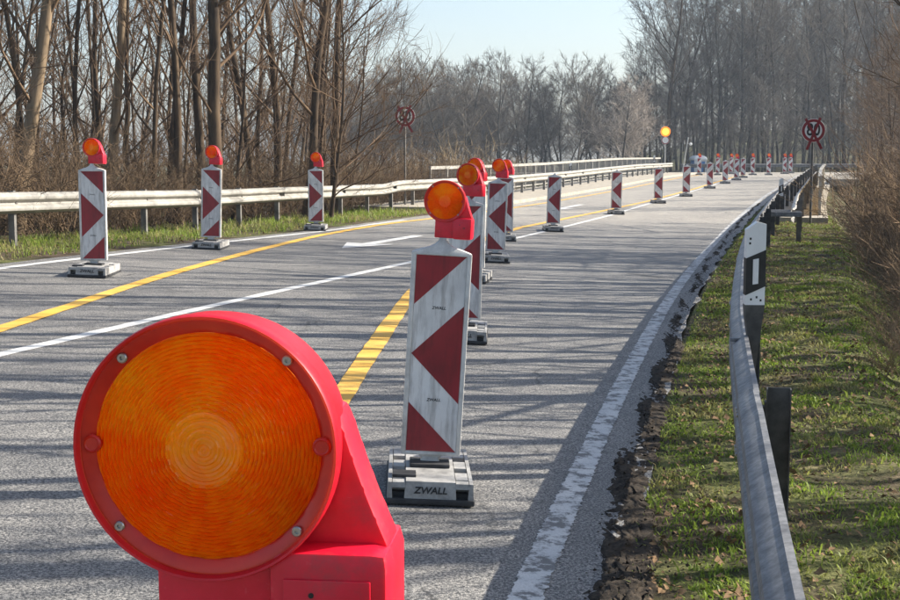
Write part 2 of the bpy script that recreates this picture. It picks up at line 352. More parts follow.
# ------------------------------------------------------------------ the ground and the road
def build_ground():
    Ys = np.concatenate([np.arange(-40, 0, 2.0), np.arange(0, 60, .4), np.arange(60, 115, 1.5), np.arange(115, 200, 6), [220, 260, 320, 420, 560, 700]])
    ts = np.concatenate([-np.array([700, 450, 300, 200, 140, 100, 75, 60, 48, 40, 33, 28, 24, 20, 17, 15, 13, 11.5, 10, 9, 8, 7.2, 6.5, 5.8, 5.2, 4.6, 4.1, 3.7, 3.4, 3.1, 2.9, 2.7, 2.5, 2.3, 2.1, 1.9, 1.7, 1.5, 1.3, 1.1, .9, .75, .6, .45, .32, .29]),
                         np.array([0, 2, 4, 6, 7.66, 7.72, 7.9, 8.1, 8.3, 8.5, 8.7, 8.9, 9.2, 9.5, 9.8, 10.2, 10.7, 11.2, 11.7, 12.5, 13.5, 15, 17, 19, 22, 26, 31, 38, 47, 60, 80, 110, 160, 240, 380, 700])])
    T, YY = np.meshgrid(ts, Ys)
    Z = GZ(T, YY); X = TX(T, YY)
    V = np.stack([X, YY, Z], -1).reshape(-1, 3); n = len(ts)
    i, k = np.meshgrid(np.arange(n - 1), np.arange(len(Ys) - 1)); a = (k * n + i).ravel()
    F = np.stack([a + n, a + n + 1, a + 1, a], 1)
    o = np_mesh('ground', V, F, 'soil_and_turf', smooth=True); tag(o, kind='structure')
build_ground()
def tR(Y): return -.33 - (18 * float(sstep(95, 102, Y)))
def tL(Y): return 7.72 + (20 * float(sstep(97, 104, Y)))
YR = list(np.arange(-12, 60, .5)) + list(np.arange(60, 110, 1.0))
rng = random.Random(3)
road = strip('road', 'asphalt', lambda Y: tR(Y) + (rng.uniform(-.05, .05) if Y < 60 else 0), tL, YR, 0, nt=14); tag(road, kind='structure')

def marking(name, mat, f, w, y0, y1, label, step=.25, jit=.006, dz=.004):
    Ys = np.arange(y0, y1 + .001, step)
    o = strip(name, mat, lambda Y: f(Y) - w / 2, lambda Y: f(Y) + w / 2, Ys, dz, parent=None, jit=jit)
    return tag(o, label, 'road marking')
edge_t = lambda Y: 0.0
m_edge = marking('edge_line', 'edge_paint', edge_t, .13, -10, 94, 'worn white edge line along the right verge and guardrail', step=.02, jit=.009)
m_left = marking('edge_line', 'white_paint', lambda Y: 7.42, .12, -10, 31, 'white edge line along the left grass verge, behind the left beacons')
m_lane = marking('lane_line', 'white_paint', itp([(-10, 4.75), (9.45, 4.43), (11.55, 4.27), (15.2, 3.97), (18.7, 3.86), (26.2, 3.75), (30.1, 3.6), (36, 3.47), (44.5, 3.5), (95, 3.5)]), .12, -10, 94, 'solid white lane line running down the middle of the road')
m_yl = marking('temporary_line', 'yellow_paint', itp([(-10, 2.4), (0, 3.6), (10.65, 5.06), (12.3, 5.28), (14, 5.52), (16, 5.8), (19.7, 6.35), (24.3, 6.98), (26.5, 7.16), (28.4, 7.22), (30, 7.18), (32, 7.1), (41, 6.92), (56, 6.95), (97, 6.9)]), .15, -10, 96, 'yellow temporary line sweeping left past the three left beacons', dz=.008)
m_yr = marking('temporary_line', 'yellow_paint', itp([(-6, -.6), (0, .3), (4, 1.0), (8.75, 1.77), (10.7, 2.1), (13.95, 2.65), (17, 3.15), (20, 3.6), (23, 4.0), (26, 4.27), (29.3, 4.4), (33.7, 4.24), (40, 4.03), (47, 3.82), (56, 3.78), (95, 3.78)]), .155, -6, 94, 'yellow temporary line running along the near row of beacons', dz=.008)
def arrow(Y0, L, label):
    m = MB()
    c = 5.52; hl = 1.5
    pts = [(c, Y0), (c + .40, Y0 + hl), (c + .11, Y0 + hl - .12), (c + .10, Y0 + L), (c - .10, Y0 + L), (c - .11, Y0 + hl - .12), (c - .40, Y0 + hl)]
    V = [P(t, Y, .0045) for t, Y in pts]
    m.v = V; m.f = [(0, 2, 1), (0, 5, 2), (0, 6, 5), (5, 4, 3, 2)]
    m.f = [f if (Vector(V[f[1]]) - Vector(V[f[0]])).cross(Vector(V[f[2]]) - Vector(V[f[0]])).z > 0 else f[::-1] for f in m.f]
    return tag(m.build('arrow_marking', 'white_paint'), label, 'road marking')
arrow(20.9, 4.4, 'white arrow painted on the oncoming lane beside the third left beacon')
arrow(38.9, 4.6, 'white arrow painted on the oncoming lane at the start of the bridge')

# soil strip along the asphalt edge
def soil_strip():
    rng = random.Random(5); V = []; F = []
    Ys = np.arange(.5, 46, .045); n = 19
    for Y in Ys:
        k = np.interp(Y, [0, 5, 9, 14, 46], [1, 1, .8, .55, .35])
        for i in range(n):
            u = i / (n - 1); t = -.18 * k - u * (.27 * k)
            h = math.sin(u * math.pi) * (.006 + .020 * rng.random() ** 2 + .008 * math.sin(Y * 3.7 + u * 4)) * k + (rng.random() - .5) * .007
            if i in (0, n - 1): h = -.03
            t += (rng.random() - .5) * .03 + .025 * (math.sin(Y * 2.1) + math.sin(Y * .9 + 1) + .6 * math.sin(Y * 4.3 + u * 5) + .4 * math.sin(Y * 11.7 + u * 2))
            V.append((float(TX(t, Y)), Y + (rng.random() - .5) * .05, float(RZ(-.3, Y)) + h))
    for k in range(len(Ys) - 1):
        for i in range(n - 1): a = k * n + i; F.append((a, a + 1, a + n + 1, a + n))
    o = np_mesh('soil', V, np.array(F)[:, ::-1], 'dark_soil', smooth=True); tag(o, 'dark crumbly soil along the broken asphalt edge', 'soil', kind='stuff')
    # loose clods and pebbles
    V = []; F = []
    for _ in range(5200):
        Y = 1.5 + 30 * rng.random() ** 2.2; t = -.02 - .95 * abs(rng.gauss(.42, .24)); s = .003 + .009 * rng.random() ** 3
        x, y, z = float(TX(t, Y)), Y, float(RZ(-.3, Y)) + (.035 if -.65 < t < -.25 else .004)
        o_ = len(V)
        for d in ((1, 0, 0), (-.5, .87, 0), (-.5, -.87, 0), (.1, .1, .9), (0, 0, -.6)):
            V.append((x + d[0] * s * rng.uniform(.6, 1.3), y + d[1] * s * rng.uniform(.6, 1.3), z + d[2] * s * rng.uniform(.6, 1.2)))
        F += [(o_, o_ + 1, o_ + 3), (o_ + 1, o_ + 2, o_ + 3), (o_ + 2, o_, o_ + 3), (o_ + 1, o_, o_ + 4), (o_ + 2, o_ + 1, o_ + 4), (o_, o_ + 2, o_ + 4)]
    o = np_mesh('gravel', V, F, 'dark_soil'); tag(o, 'small clods and grit scattered along the verge', 'gravel', kind='stuff')
soil_strip()

# ------------------------------------------------------------------ bridge caps, railings, guardrails
def sweep(poly, tfun, Y0, Y1, n, zfun, base=RZ):
    """closed polygon (offset towards the road, height) swept along the alignment"""
    rings = []
    for k in range(n + 1):
        Y = Y0 + (Y1 - Y0) * k / n; t = tfun(Y); ph = math.atan(float(np.polyval(DE, min(max(Y, -12), 105))))
        x0, z0 = float(TX(t, Y)), zfun(t, Y)
        rings.append([(x0 + a * math.cos(ph), Y - a * math.sin(ph), z0 + h) for a, h in poly])
    return rings
def cap(name, t0, t1, y0, y1, top, label):
    poly = [(0, -.6), (t1 - t0, -.6), (t1 - t0, top), (0, top)]
    m = MB(); n = int((y1 - y0) / 2)
    m.loft([r[::-1] for r in sweep([(-(a), h) for a, h in poly], lambda Y: t0, y0, y1, n, lambda t, Y: float(RZ(t, Y)))])
    o = m.build(name, 'concrete'); bm = bmesh.new(); bm.from_mesh(o.data); bmesh.ops.recalc_face_normals(bm, faces=bm.faces); bm.to_mesh(o.data); bm.free()
    return tag(o, label, 'kerb')
cap('bridge_kerb', 7.74, 11.1, 37, 99, .11, 'pale concrete bridge kerb under the left guardrail and railing')
cap('bridge_kerb', -2.4, -.62, 34.5, 92, .11, 'pale concrete bridge kerb between right guardrail and yellow parapet')

WP = [(0, .44), (.018, .452), (.072, .482), (.078, .50), (.078, .525), (.072, .545), (.006, .578), (.002, .59), (.002, .60), (.006, .612), (.072, .645), (.078, .665), (.078, .69), (.072, .708), (.018, .738), (0, .75)]
WB = [(a - .006, h + (.004 if h > .6 else -.004)) for a, h in WP][::-1]
WPL = WP[:-1] + [(.003, .746), (-.006, .752), (-.034, .754), (-.038, .740)]; WBL = [(-.034, .740), (-.031, .750), (-.008, .747)] + WB[1:]
def guardrail(label, side, tfun, y0, y1, mat, spacing, pmat, zf, beam=4.0, dy0=0.0, group=None):
    """side +1: beam face looks to smaller t (left rail), -1: to larger t"""
    root = empty('guardrail', P(tfun(y0), y0), 0, label, 'guardrail')
    inv = Vector(root.location)
    poly = [(a * side + .07 * side, h) for a, h in WP + WB] if side > 0 else [(-a * .78 - .07, h) for a, h in WPL + WBL]
    k = 0; Y = y0
    while Y < y1 - .1:
        m = MB(); e = min(Y + beam, y1)
        rings = sweep(poly, tfun, Y + .004, e + (.10 if e < y1 else 0), 8, zf)
        rings = [[(p[0] - inv.x + (.004 * side if i == len(rings) - 1 else 0), p[1] - inv.y, p[2] - inv.z) for p in r] for i, r in enumerate(rings)]
        m.loft(rings)
        o = m.build('beam', mat, root, smooth=28)
        bm = bmesh.new(); bm.from_mesh(o.data); bmesh.ops.recalc_face_normals(bm, faces=bm.faces); bm.to_mesh(o.data); bm.free()
        Y = e; k += 1
    pm = MB(); pm.box(-.05, .05, -.0275, -.0215, -.3, .775); pm.box(-.05, -.045, -.0215, .03, -.3, .775); pm.box(.045, .05, -.0215, .03, -.3, .775); pm.box(-.05, .05, -.0215, -.0205, .5, .775)
    pm.box(.0505, .085, -.02, .02, .50, .70); pm.box(.0505, .058, -.028, .028, .45, .72)
    Y = y0 + dy0; first = None
    while Y < y1:
        t = tfun(Y); z = zf(t, Y)
        if first is None: first = pm.build('post', pmat, root); o = first
        else: o = first.copy(); COL.objects.link(o)
        o.location = (float(TX(t, Y)) - inv.x + (.035 if side < 0 else 0), Y - inv.y, z - inv.z); o.rotation_euler = (0, 0, -math.atan(float(np.polyval(DE, Y))) + (0 if side > 0 else math.pi))
        # bolt heads on the beam
        Y += spacing
    bo = MB(); bo.tube((0, 0, 0), (.006 * side, 0, 0), .014, .011, 8); fb = None; Y = y0 + dy0
    while Y < min(y1, 46):
        t = tfun(Y); z = zf(t, Y); 
        if fb is None: fb = bo.build('bolt', 'screw_steel', root); o = fb
        else: o = fb.copy(); COL.objects.link(o)
        o.location = (float(TX(t, Y)) + .0735 * side - inv.x, Y - inv.y - .02 * side, z + .595 - inv.z)
        Y += spacing if y0 > 5 or side > 0 else 2.0
    sb = MB(); sb.tube((0, 0, 0), (.010 * side, 0, 0), .012, .009, 6); fsb = None; Y = y0 + beam
    while Y < min(y1, 30):
        for dy in (-.07, .0, .07):
            for hh, nn in ((.675, .078), (.512, .078)):
                t = tfun(Y + dy); z = zf(t, Y + dy); k_ = 1.0 if side > 0 else .78
                if fsb is None: fsb = sb.build('splice_bolt', 'screw_steel', root); o = fsb
                else: o = fsb.copy(); COL.objects.link(o)
                o.location = (float(TX(t, Y + dy)) + (.07 + nn * k_ + .003) * side - inv.x, Y + dy - inv.y, z + hh - inv.z)
        Y += beam
    return root
zl = lambda t, Y: float(RZ(9, Y)) + .0 + .09 * float(sstep(36, 38, Y))
guardrail('long cream steel guardrail on the left in front of the woodland', 1, lambda Y: 9.65, 5.15, 99, 'rail_cream', 2.0, 'post_steel', zl, dy0=0.0)
def tright(Y): return -float(np.interp(Y, [-6, 2.8, 5.1, 8.3, 13.4, 18.3, 25.6, 34.9, 46, 90], [.95, .93, .92, .89, .92, .96, 1.04, 1.1, 1.2, 1.2]))
zr_ = lambda t, Y: float(RZ(-.3, Y)) - .02
guardrail('weathered grey guardrail along the right grass verge from the foreground to the bridge', -1, tright, -6.65, 91.35, 'galvanised_weathered', 4.0, 'dark_steel', zr_, dy0=0.0)
guardrail('short second guardrail beam behind the right guardrail at the bridge start', -1, lambda Y: tright(Y) - .58, 26.6, 66, 'galvanised', 4.0, 'post_steel', zr_, dy0=.6)
# end tie between the two beams
m = MB(); a = P(-1.05, 26.7, .60); m.bbox(-.02, .66, -.05, .05, -.05, .05, .01); m.bbox(-.02, .66, .45, .55, -.05, .05, .01); m.bbox(-.02, .66, .95, 1.05, -.05, .05, .01)
o = m.build('spacer_beam', 'galvanised_weathered'); o.location = (a[0], a[1], a[2]); o.rotation_euler = (0, 0, R(-14)); tag(o, 'short cross bars joining the two right guardrail beams', 'guardrail tie')

def railing():
    root = empty('bridge_railing', P(10.72, 44.5, .11), 0, 'cream steel bridge railing with upright posts above the left guardrail', 'railing'); inv = root.location
    zf = lambda t, Y: float(RZ(9, Y)) + .11
    def bar(name, poly, y0, y1):
        m = MB(); m.loft([[(p[0] - inv.x, p[1] - inv.y, p[2] - inv.z) for p in r] for r in sweep(poly, lambda Y: 10.72, y0, y1, int(y1 - y0), zf)])
        o = m.build(name, 'rail_cream', root); bm = bmesh.new(); bm.from_mesh(o.data); bmesh.ops.recalc_face_normals(bm, faces=bm.faces); bm.to_mesh(o.data); bm.free()
    def rect(a, b, c, d): return [(a, c), (b, c), (b, d), (a, d)]
    bar('handrail', rect(-.05, .05, 1.02, 1.13), 44.5, 101); bar('bottom_rail', rect(-.025, .025, .12, .17), 44.5, 101)
    pm = MB(); pm.box(-.035, .035, -.035, .035, 0, 1.02); fp = None
    im = MB()
    for k in range(13): im.box(-.008, .008, -.92 + k * .1467, -.905 + k * .1467, -.16 + .33, 1.015)
    fi = None
    for k in range(29):
        Y = 44.6 + k * 1.95
        x, y, z = float(TX(10.72, Y)) - inv.x, Y - inv.y, zf(0, Y) - inv.z; rz = -math.atan(float(np.polyval(DE, min(Y, 105))))
        if fp is None: fp = pm.build('post', 'rail_cream', root); o = fp
        else: o = fp.copy(); COL.objects.link(o)
        o.location = (x, y, z); o.rotation_euler = (0, 0, rz)
        if k == 28: break
        Yb = Y + .975
        if fi is None: fi = im.build('balusters', 'galvanised_weathered', root); o = fi; o['kind'] = 'stuff'
        else: o = fi.copy(); COL.objects.link(o)
        o.location = (float(TX(10.72, Yb)) - inv.x, Yb - inv.y, zf(0, Yb) - inv.z); o.rotation_euler = (0, 0, rz)
railing()
def parapet():
    t0 = -2.18
    root = empty('bridge_parapet', P(t0, 35.8, .0), 0, 'yellowish translucent panelled parapet on the right edge of the bridge', 'parapet'); inv = root.location
    zf = lambda t, Y: float(RZ(-.3, Y))
    Y = 35.8; k = 0
    while Y < 60:
        e = Y + 2.75
        a = Vector((float(TX(t0, Y)), Y, zf(0, Y) + .02)) - inv; b = Vector((float(TX(t0, e)), e, zf(0, e) + .02)) - inv
        d = (b - a); L = d.length; u = d.normalized(); nrm = Vector((u.y, -u.x, 0)); up = Vector((0, 0, 1))
        def quadbox(name, mat, s0, s1, h0, h1, th, skew=0):
            m = MB(); vs = []
            for off in (-th, th):
                for (s, h) in ((s0, h0), (s1, h0 + skew), (s1, h1 + skew), (s0, h1)): vs.append(a + u * s + up * h + nrm * off)
            m.add(vs, [(0, 1, 2, 3), (7, 6, 5, 4), (0, 4, 5, 1), (1, 5, 6, 2), (2, 6, 7, 3), (3, 7, 4, 0)]); return m.build(name, mat, root)
        quadbox('panel', 'parapet_sheet', .04, L - .04, .02, 1.06, .006)
        quadbox('post', 'rail_cream', -.035, .035, 0, 1.1, .035)
        quadbox('brace', 'rail_cream', .05, L - .05, .06, .11, .02, .86)
        quadbox('handrail', 'rail_cream', -.03, L + .03, 1.10, 1.17, .05)
        Y = e; k += 1
parapet()
# far crash barrier across the junction
def barrier_across(x0, x1, Y, label):
    root = empty('guardrail', (x0, Y, .23), 0, label, 'guardrail'); L = x1 - x0
    for k in range(int(L / 4)):
        m = MB(); poly = [(-a, h) for a, h in WP + WB]
        m.loft([[(k * 4 + s * 4.0, p[0], p[1]) for p in poly] for s in (0, .5, 1.0)])
        o = m.build('beam', 'galvanised_weathered', root); bm = bmesh.new(); bm.from_mesh(o.data); bmesh.ops.recalc_face_normals(bm, faces=bm.faces); bm.to_mesh(o.data); bm.free()
    for k in range(int(L / 2) + 1):
        m = MB(); m.box(k * 2 - .05, k * 2 + .05, .01, .07, -.1, .74); m.build('post', 'dark_steel', root)
barrier_across(19.5, 43.5, 110.5, 'far grey guardrail across the junction behind the distant beacons')
# concrete path end beyond the parapet
m = MB(); m.bbox(0, 1.35, 0, 15, -.38, 0, .06); m.box(.3, 1.1, 2.5, 14, -4.2, -.381); o = m.build('concrete_slab', 'concrete'); o.location = (18.95, 65, .52); o.rotation_euler = (0, 0, R(-16.8))
tag(o, 'pale flat concrete abutment slab beyond the right parapet', 'abutment')

# ------------------------------------------------------------------ guide beacons with lamps
def make_lamp(root):
    """lamp head at the top of the beacon, face towards -y, centre at z = 1.44"""
    piv = empty('warning_lamp', (0, 0, 1.44)); piv.parent = root
    h = MB()
    # drum: outer lip, barrel and inner wall
    h.lathe_y([(.1000, -.0075), (.1012, -.0135), (.1030, -.0140), (.1040, -.0115), (.1040, .004), (.1026, .0055), (.1026, .012), (.1020, .034), (.0985, .058), (.0945, .070), (.0900, .0735), (.0885, .0690)], 72)
    hs = h.build('drum', 'lamp_drum', piv, smooth=50)
    fl = MB(); fl.lathe_y([(.0895, -.0015), (.0985, -.0062), (.1003, -.0062), (.1003, .0), (.0895, .003), (.0895, -.0015)], 72)
    fl.build('flange', 'lamp_flange', piv, smooth=50)
    # battery case below, set towards one side
    b = MB(); b.bbox(-.044, .052, -.001, .072, -.183, -.084, .006); b.bbox(.046, .142, -.010, .088, -.186, -.078, .014)
    b.bbox(.060, .128, -.0125, -.0095, -.172, -.100, .0012)
    b.build('battery_case', 'lamp_red', piv, smooth=40)
    w = MB(); w.prism_y([(.042, -.082), (.1395, -.082), (.129, -.058), (.1195, -.034), (.111, -.010), (.1045, .010), (.0985, .026), (.080, .030), (.04, .0)], .014, .066)
    bm = bmesh.new(); me = bpy.data.meshes.new('x'); me.from_pydata(w.v, [], w.f); bm.from_mesh(me)
    bmesh.ops.bevel(bm, geom=bm.edges[:], offset=.006, segments=2, profile=.6, affect='EDGES'); bm.verts.index_update()
    w2 = MB(); w2.add([v.co for v in bm.verts], [[v.index for v in f.verts] for f in bm.faces]); bm.free(); bpy.data.meshes.remove(me)
    w2.build('shoulder', 'lamp_red', piv, smooth=35)
    # ribbed lenses
    def lens(name, sgn, y0, Rm):
        prof = []; N = 28
        r = .0; step = Rm / N
        for k in range(N):
            r0, r1 = k * step, (k + 1) * step
            bulge = lambda r: .010 * (1 - (r / Rm) ** 2)
            if r0 < .026:
                prof += [(max(r0, .0004), bulge(r0)), (r0 + step * .6, bulge(r0) + (.0012 if k % 2 else .0003))]
            else:
                prof += [(r0 + .0001, bulge(r0)), (r0 + step * .45, bulge(r0) + .0026), (r0 + step * .8, bulge(r0) + .0008)]
        prof.append((Rm, 0.0))
        back = [(Rm, -.002), (Rm * .7, .002), (Rm * .35, .005), (.0004, .006)]
        pr = [(r, y0 - sgn * y) for r, y in prof]
        SEG = 132; m = MB(); m.lathe_y(pr, SEG); nr = len(prof)
        for q in range(nr):                      # facets pressed into the rings
            r_ = prof[q][0]
            if r_ < .030: continue
            per = 3 if r_ > .06 else 4
            for i in range(SEG):
                x_, y_, z_ = m.v[q * SEG + i]
                if ((i + (q // 3 % 2)) // per) % 2 == 0: m.v[q * SEG + i] = (x_, y_ + sgn * .0015, z_)
        o = m.build(name, 'amber_lens' if sgn > 0 else 'amber_clear', piv, smooth=22)
        bm = bmesh.new(); bm.from_mesh(o.data); bmesh.ops.remove_doubles(bm, verts=bm.verts, dist=.00005); bmesh.ops.recalc_face_normals(bm, faces=bm.faces); bm.to_mesh(o.data); bm.free()
        return o
    lens('lens', 1, -.002, .0893); lens('back_lens', -1, .0665, .0885)
    rf = MB(); rf.lathe_y([(.027, .058), (.0255, .030), (.024, .012), (.012, .009), (.0005, .009)], 48)
    rf.build('reflector', 'reflector_amber', piv, smooth=40)
    # screws and the two bosses on the flange
    sm = MB(); sm.lathe_y([(.0042, .0), (.0042, -.0022), (.0034, -.0030), (.0016, -.0030), (.0014, -.0012), (.0002, -.0012)], 12)
    fs = None
    for a in (47, 133, 222, 318):
        if fs is None: fs = sm.build('screw', 'screw_steel', piv, smooth=30); o = fs
        else: o = fs.copy(); COL.objects.link(o)
        o.location = (.0948 * math.cos(R(a)), -.0055, .0948 * math.sin(R(a)))
    bs_ = MB(); bs_.lathe_y([(.0072, .002), (.0072, -.003), (.0058, -.0042), (.0048, -.0034), (.0002, -.0034)], 16)
    fb = None
    for a in (2, 179):
        if fb is None: fb = bs_.build('boss', 'lamp_flange', piv, smooth=30); o = fb
        else: o = fb.copy(); COL.objects.link(o)
        o.location = (.0905 * math.cos(R(a)), -.004, .0905 * math.sin(R(a)))
    sn = MB(); sn.lathe_y([(.0022, 0), (.0022, -.0006), (.0002, -.0006)], 10); o = sn.build('sensor_hole', 'black_ink', piv); o.location = (.082, -.0126, -.112)
    tg = text_mesh('H', .014, .0003); o = link_mesh('maker_mark', tg, 'black_ink', piv); o.location = (.105, -.0130, -.128)
    nk = MB(); nk.tube((.0, .03, -.182), (0, .012, -.212), .012, .012, 10); nk.build('bolt', 'screw_steel', piv)
    return piv
def rounded_rect(hx, hy, z, r, n=4):
    pts = []
    for cx, cy, a0 in ((hx - r, hy - r, 0), (-hx + r, hy - r, 90), (-hx + r, -hy + r, 180), (hx - r, -hy + r, 270)):
        for k in range(n + 1): a = R(a0 + 90 * k / n); pts.append((cx + r * math.cos(a), cy + r * math.sin(a), z))
    return pts
def make_beacon(direction, with_lamp):
    """direction -1: arrow points left, +1: arrow points right"""
    root = empty('guide_beacon', (0, 0, 0))
    # ---- foot plate
    b = MB()
    b.box(-.125, .125, -.385, .385, .03, .135, .006)
    for sx in (-1, 1):
        xa, xb = sorted((sx * .182, sx * .208)); b.box(xa, xb, -.385, .385, .03, .128, .004)
    for yc in (-.235, .0, .235):
        for sx in (-1, 1):
            xa, xb = sorted((sx * .119, sx * .186)); b.box(xa, xb, yc - .075, yc + .075, .03, .130, .004)
    for sy in (-1, 1):
        for sx in (-1, 1):
            xa, xb = sorted((sx * .119, sx * .186)); ya, yb = sorted((sy * .315, sy * .383)); b.box(xa, xb, ya, yb, .096, .128, .003)
    base = b.build('foot_plate', 'grey_plastic', root); base.scale = (1, 1, .82)
    rb = MB(); rb.bbox(-.214, .214, -.395, .395, .0, .034, .008); rb.box(-.186, .186, -.352, .352, .03, .062); rb.build('rubber_sole', 'black_rubber', base)
    kn = MB(); kn.bbox(-.10, .10, -.10, .06, .134, .158, .006); kn.bbox(-.185, -.07, -.30, -.20, .131, .150, .004); kn.build('clamp', 'black_rubber', base)
    tl = text_mesh('ZWALL', .055, .002, .18); o = link_mesh('lettering', tl, 'black_rubber', base); o.location = (.0, -.3845, .083); o.scale = (.86, 1, 1)
    for yy in (-.30, .30):
        for xx in (-.153, .153):
            sl = MB(); sl.lathe_y([(.001, -.002), (.022, -.002), (.022, 0)], 12)
    # ---- panel board with a raised frame, hip and neck
    p = MB()
    zb, zt = .165, 1.185
    p.loft([rounded_rect(.140, .024, zb + .01, .01), rounded_rect(.140, .024, zt - .01, .01)])
    p.bbox(-.150, -.1265, -.033, .033, zb, zt, .007); p.bbox(.1265, .150, -.033, .033, zb, zt, .007)
    p.bbox(-.148, .148, -.0325, .0325, zb - .006, zb + .012, .005)
    p.loft([rounded_rect(.1475, .0325, 1.172, .012), rounded_rect(.146, .0325, 1.186, .012), rounded_rect(.110, .030, 1.199, .012), rounded_rect(.062, .027, 1.213, .012), rounded_rect(.036, .022, 1.228, .012), rounded_rect(.020, .018, 1.245, .010), rounded_rect(.017, .016, 1.258, .010)])
    p.loft([rounded_rect(.055, .026, .095, .012), rounded_rect(.045, .024, .145, .012), rounded_rect(.075, .024, .168, .012)])
    pan = p.build('panel', 'white_plastic', root, smooth=35)
    s = MB(); s.box(-.1255, .1255, -.0262, -.0236, .178, 1.172); s.build('reflective_sheet', 'sheet_white', pan)
    s = MB(); s.box(-.1255, .1255, .0236, .0262, .178, 1.172); s.build('rear_sheet', 'sheet_white', pan)
    z0, z1 = .180, 1.170; H = z1 - z0; w = .125
    def q(u, v): return ((u - .5) * 2 * w * (1 if direction < 0 else -1), z1 - v * H)
    for side_y in (-1, 1):
        for poly in ([(0, 0), (0, .25), (1, 0)], [(1, .25), (0, .5), (1, .75)], [(0, .75), (0, 1), (1, 1)]):
            st = MB(); pl = [q(*pt) for pt in poly]
            area = sum(pl[i][0] * pl[(i + 1) % 3][1] - pl[(i + 1) % 3][0] * pl[i][1] for i in range(3))
            if area < 0: pl = pl[::-1]
            if side_y < 0: st.prism_y(pl, -.0278, -.0258)
            else: st.prism_y(pl, .0258, .0278)
            st.build('red_stripe', 'sheet_red', pan)
    for v in (.265, .735):
        tm = text_mesh('ZWALL', .021, .0002, .15); o = link_mesh('maker_mark', tm, 'black_ink', pan); o.location = (.0, -.0268, z1 - v * H)
    if with_lamp: make_lamp(root)
    return root
bt = {}
GRP = {}
def place_beacon(d, lamp, X, Y, label, rz=0, lean=0.0, lampyaw=0.0, group=None, pitch=0.0):
    key = (d, lamp)
    if key not in bt: bt[key] = make_beacon(d, lamp); o = bt[key]
    else: o = copy_tree(bt[key])
    t = float(XT(X, Y)); e = float(np.interp(Y, KY, SE))
    o.location = (X, Y, float(RZ(t, Y)) + .003); o.rotation_mode = 'XYZ'
    tilt = math.atan(e * .968)                      # stands on the cross fall
    o.rotation_euler = (pitch, lean, rz)
    for ch in o.children:
        nm = ch.name.split('.')[0]
        if nm == 'warning_lamp': ch.rotation_euler = (0, 0, lampyaw)
        if nm == 'foot_plate': ch.rotation_euler = (-pitch, tilt * .9 - lean, 0)
    tag(o, label, 'beacon', group); return o
NEAR = 'lamp beacons in the near row'; FAR = 'beacons without lamps along the lane line'; LEFT = 'lamp beacons before the left guardrail'; CLO = 'far lamp beacons closing the road'
b1 = place_beacon(-1, True, -.187, .988, 'guide beacon whose big amber lamp in a red housing fills the foreground', R(-2), 0, R(-4), NEAR)
place_beacon(-1, True, -.11, 6.46, 'nearest fully visible red and white beacon with lamp and lettered foot, leaning slightly', R(2), R(3.4), R(-12), NEAR)
place_beacon(-1, True, .12, 11.49, 'lamp beacon mostly hidden directly behind the nearest fully visible beacon', R(-2), R(1.5), R(-20), NEAR)
b6 = place_beacon(-1, True, .285, 16.42, 'lamp beacon with a small 6 on its edge, third in the near row', R(-8), R(1), R(-22), NEAR)
place_beacon(-1, True, .68, 19.65, 'lamp beacon with full arrow sheet, behind the cluster of three near lamps', R(0), R(2.2), R(-14), NEAR)
place_beacon(-1, True, 1.06, 24.97, 'farthest lamp beacon of the near row, half hidden by the one before it', R(-3), R(.5), R(-18), NEAR)
o = link_mesh('number', text_mesh('6', .06, .0003), 'black_ink'); 
for ch in b6.children:
    if ch.name.startswith('panel'): o.parent = ch
o.rotation_euler = (0, 0, R(90)); o.location = (.1506, 0, 1.12)
place_beacon(1, True, -4.06, 14.8, 'largest left beacon with right pointing arrow, at the left edge of the road', R(2), R(.2), R(-13), LEFT)
place_beacon(1, True, -3.62, 19.66, 'middle left beacon with tilted lamp, before the thick tree trunk', R(-1), R(1.6), R(-18), LEFT, R(0))
place_beacon(1, True, -2.68, 26.0, 'smallest left beacon, next to the painted arrow and yellow line', R(1), R(.3), R(-9), LEFT)
for X, Y, ln, lb in ((2.26, 28.56, 1.6, 'first lampless beacon on the white line after the near lamp row'), (4.74, 37.19, 1.0, 'second lampless beacon from the near lamp row'),
                     (7.25, 45.39, .4, 'third lampless beacon from the near lamp row'), (9.4, 51.93, .8, 'fourth lampless beacon from the near lamp row'),
                     (12.48, 62.71, .3, 'fifth lampless beacon, just right of the blue portable toilet'), (14.81, 70.27, .2, 'sixth lampless beacon from the near lamp row')):
    place_beacon(-1, False, X, Y, lb, R(random.uniform(-3, 3)), R(ln), group=FAR)
place_beacon(-1, True, 16.84, 76.78, 'far lamp beacon at the end of the lampless row', 0, R(.4), 0, CLO)
place_beacon(-1, False, 18.54, 82.63, 'seventh and farthest lampless beacon of the row', 0, 0, 0, FAR)
for X, Y, lb in ((17.79, 93.27, 'far lamp beacon in front of the blue and white portable toilet'), (19.11, 93.28, 'far lamp beacon right of the portable toilet'),
                 (21.29, 98.93, 'far lamp beacon seen close behind the end of the lampless row'), (21.61, 93.27, 'far lamp beacon standing alone just right of the lampless row'),
                 (22.75, 93.28, 'far lamp beacon alone in the middle of the road end'), (25.34, 98.93, 'left one of the last two far lamp beacons on the right'),
                 (26.8, 102.84, 'rightmost far lamp beacon near the end of the right guardrail')):
    place_beacon(-1, True, X, Y, lb, R(random.uniform(-5, 5)), 0, R(random.uniform(-15, 5)), CLO)

k1 = (1.451 - b1.location.z) / 1.44; b1.scale = (1, 1, k1)      # this one is a little taller
for ch in b1.children:
    if ch.name.startswith('warning_lamp'): ch.scale = (1, 1, 1 / k1)

